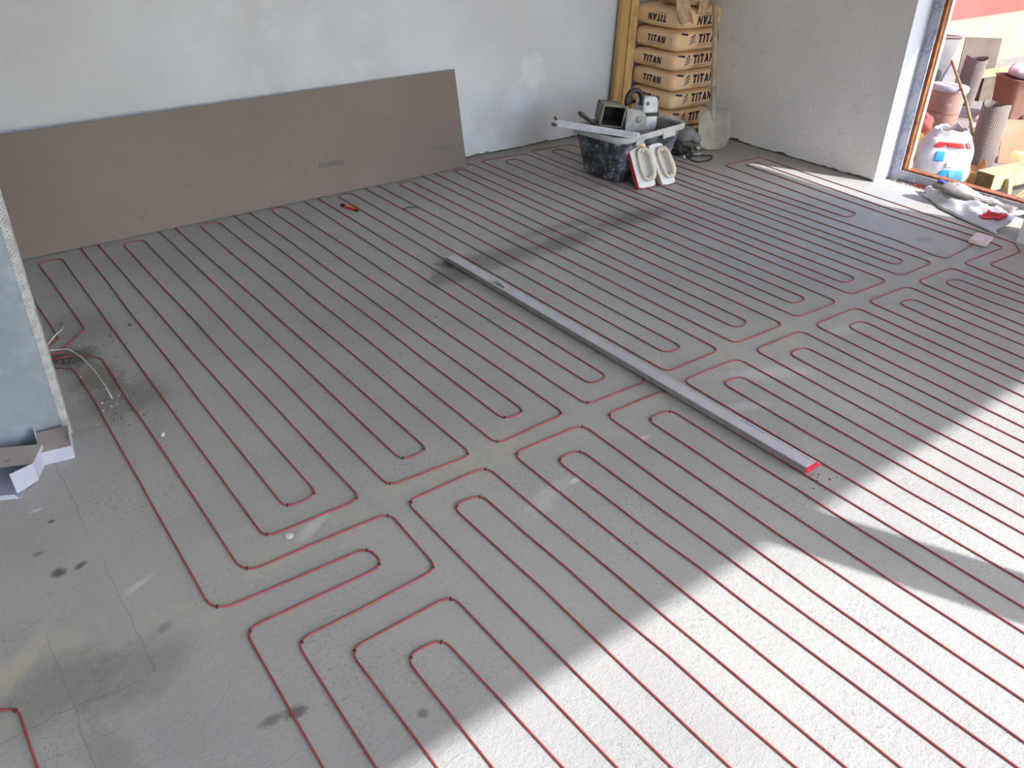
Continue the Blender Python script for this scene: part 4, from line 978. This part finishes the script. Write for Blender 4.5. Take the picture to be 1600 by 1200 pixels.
# drum
dr = empty('steel_drum', (7.90, 4.24, G0), (math.radians(-4), math.radians(5), 0)); tag(dr, 'pale tapered drum with dark rim standing by the far yard wall', 'drum')
DRM = mat('drum_pale', (126, 121, 124), .5, (112, 108, 111), 5, .1, 30)
g = Geo(); g.add(*lathe_data([(0, 0), (.20, 0), (.21, .02), (.315, .50), (.315, .515), (.305, .515), (.30, .50), (.20, .03), (0, .03)], 36)); g.obj('drum_body', DRM, dr, True, 40)
g = Geo(); g.add(*lathe_data([(.300, .505), (.322, .502), (.328, .513), (.322, .525), (.304, .523)], 36, True)); g.obj('rim', mat('drum_rim', (116, 84, 92), .5), dr, True)
pp = empty('grey_pipe', (7.40, 3.72, G0)); tag(pp, 'grey pipe leaning against the drum', 'pipe')
g = Geo(); g.tube([(-.12, .02, .02), (.30, .10, .36)], .022, 10); g.obj('pipe_body', mat('pipe_grey', (116, 112, 118), .6), pp, True)

# broom
br = empty('broom', (6.25, 2.74, G0)); tag(br, 'broom with a long pale wooden stick leaning upside-down-free beside the white sack', 'broom')
br['label'] = 'broom with a long pale stick leaning beside the standing white sack'
g = Geo(); g.tube([(0, 0, .06), (.36, .36, .31), (.75, .746, .503)], .011, 8); g.obj('stick', mat('broom_stick', (142, 128, 92), .7, (110, 92, 62), 20), br, True)
g = Geo(); g.add(*loft([[(-.06, -.02, .0), (.03, -.05, .0), (.05, .0, .0), (-.03, .03, .0)], [(-.035, -.012, .09), (.02, -.03, .10), (.035, .005, .10), (-.015, .022, .09)]])); g.obj('bristles', mat('bristle_tan', (142, 112, 76), .9, (122, 92, 58), 40, .5, 60), br)

# buckets and bags between the doorway stile and the sack
bu = empty('paint_bucket', (6.78, 3.34, G0), (0, math.radians(3), 0)); tag(bu, 'pinkish plastic paint bucket with a white lid standing behind the white sack', 'bucket')
BUM = mat('bucket_pink', (158, 126, 114), .5, (146, 108, 92), 4, spots=[((168, 150, 148), 8, .55, .7)])
g = Geo(); g.add(*lathe_data([(0, 0), (.105, 0), (.11, .01), (.127, .30), (.13, .33), (.0, .33)], 30)); g.obj('bucket_body', BUM, bu, True, 40)
g = Geo(); g.add(*lathe_data([(.0, .328), (.132, .328), (.137, .335), (.137, .36), (.127, .372), (0, .372)], 30)); g.obj('lid', mat('lid_white', (184, 180, 194), .5), bu, True, 40)
g = Geo(); g.add(*lathe_data([(.116, .165), (.1215, .168), (.1215, .176), (.118, .178)], 30, True)); g.obj('band', mat('band_brown', (150, 92, 90), .6), bu, True)
def lump(name, loc, a, b, c, rz, m, label, cat, seed, amp=.03, extra=None):
    t = empty(name, loc, (0, 0, rz)); tag(t, label, cat)
    v, f = superbox(a, b, c, 3, 2.6, 12); out = []
    for q in v:
        d = (q - Vector((0, 0, c))).normalized(); n = mnoise.noise(q * 12 + Vector((seed, 0, seed))) + .5 * mnoise.noise(q * 26 + Vector((0, seed, 0)))
        q = q + d * n * amp; out.append((q.x, q.y, max(0, q.z)))
    mesh_obj('bag_body', out, f, m, t, True, 60)
    if extra:
        nm, mm, k = extra; out2 = [(x * k[0], y * k[1] + k[3], max(.0, z * k[2] + k[4])) for x, y, z in out]; mesh_obj(nm, out2, f, mm, t, True, 60)
    return t
lump('red_bag', (6.20, 3.19, G0), .10, .08, .14, .3, mat('bag_red', (136, 62, 46), .7, (116, 50, 40), 8), 'dull red bag standing behind the yellow bag', 'bag', 3)
lump('yellow_bag', (5.84, 3.04, G0), .085, .075, .115, -.2, mat('bag_yellow', (190, 164, 70), .6, (166, 112, 48), 9, spots=[((166, 84, 48), 7, .54, .62)]), 'yellow and orange printed bag beside the doorway stile', 'bag', 5)
lump('dark_rag_heap', (7.10, 3.78, G0), .17, .14, .15, .4, mat('rag_brown', (110, 92, 80), .9, (66, 52, 44), 9, .4, 40), 'brown heap of rags beside the drum', 'rags', 8, .05)
lump('white_rag', (7.02, 3.14, G0), .07, .06, .07, .1, mat('rag_white', (196, 186, 192), .8), 'white rag lying against the paint bucket', 'rag', 9, .03)
bp_ = empty('plank_offcut', (5.72, 2.90, G0), (0, 0, math.radians(25))); tag(bp_, 'pinkish plank offcut lying just outside the doorway', 'plank')
box('plank', (-.16, .16, -.05, .05, 0, .03), mat('plank_pink', (160, 136, 128), .8), bp_, .002)
# right side clutter
cr = empty('clay_crate', (7.82, 3.22, G0), (0, 0, math.radians(-30))); tag(cr, 'pinkish clay-coloured bin at the right of the far mesh roll', 'bin')
CLAY = mat('clay_pink', (146, 108, 94), .7, (132, 96, 84), 4)
v, f = loft([ring(.34, .26, .03, 0), ring(.40, .32, .04, .33), ring(.42, .34, .04, .34), ring(.40, .32, .04, .345), ring(.38, .30, .035, .335), ring(.32, .24, .03, .05)], True, True); mesh_obj('bin_body', v, f, CLAY, cr, True, 40)
lump('white_cloth', (7.84, 3.21, G0 + .335), .24, .17, .05, .3, mat('rag_white', (0, 0, 0)), 'white cloth thrown over the clay-coloured bin', 'cloth', 12, .025)
pk = empty('yard_plank', (8.6, 3.70, G0 + .0), (0, math.radians(-3), math.radians(-15))); tag(pk, 'pale plank lying on blocks behind the clay-coloured bin', 'plank')
box('plank', (-.5, .9, -.08, .08, .23, .255), TW, pk); box('block', (-.4, -.25, -.07, .07, 0, .23), mat('block_dark', (110, 96, 84), .9), pk); box('block', (.6, .75, -.07, .07, 0, .23), mat('block_dark', (0, 0, 0)), pk)
cp_ = empty('tan_card_sheet', (6.42, 2.62, G0), (math.radians(-20), 0, math.radians(-40))); tag(cp_, 'tan cardboard sheet propped up beside the stout mesh roll', 'cardboard')
box('card', (-.05, .26, -.004, .004, 0, .30), mat('tan_card', (166, 138, 110), .8, (152, 124, 96), 6), cp_)
v, f = loft([[(6.18, 2.50, G0 + .10), (6.24, 2.50, G0 + .10), (6.24, 2.50, G0 + .15), (6.18, 2.50, G0 + .15)], [(6.55, 2.36, G0), (6.61, 2.36, G0), (6.61, 2.36, G0 + .05), (6.55, 2.36, G0 + .05)]])
o = mesh_obj('batten', v, f, TW); tag(o, 'pale timber batten slanting down beside the stout mesh roll', 'batten')
lump('brown_clod', (7.3, 2.85, G0), .16, .12, .08, .3, mat('clod_brown', (120, 78, 58), .9, (96, 60, 46), 9), 'brown heap of soil behind the tan cardboard sheet', 'soil heap', 15, .04)
lump('blue_bag', (6.85, 2.50, G0), .07, .06, .05, .1, mat('bag_blue', (120, 170, 220), .6), 'small light blue bag behind the slanting batten', 'bag', 17, .02)
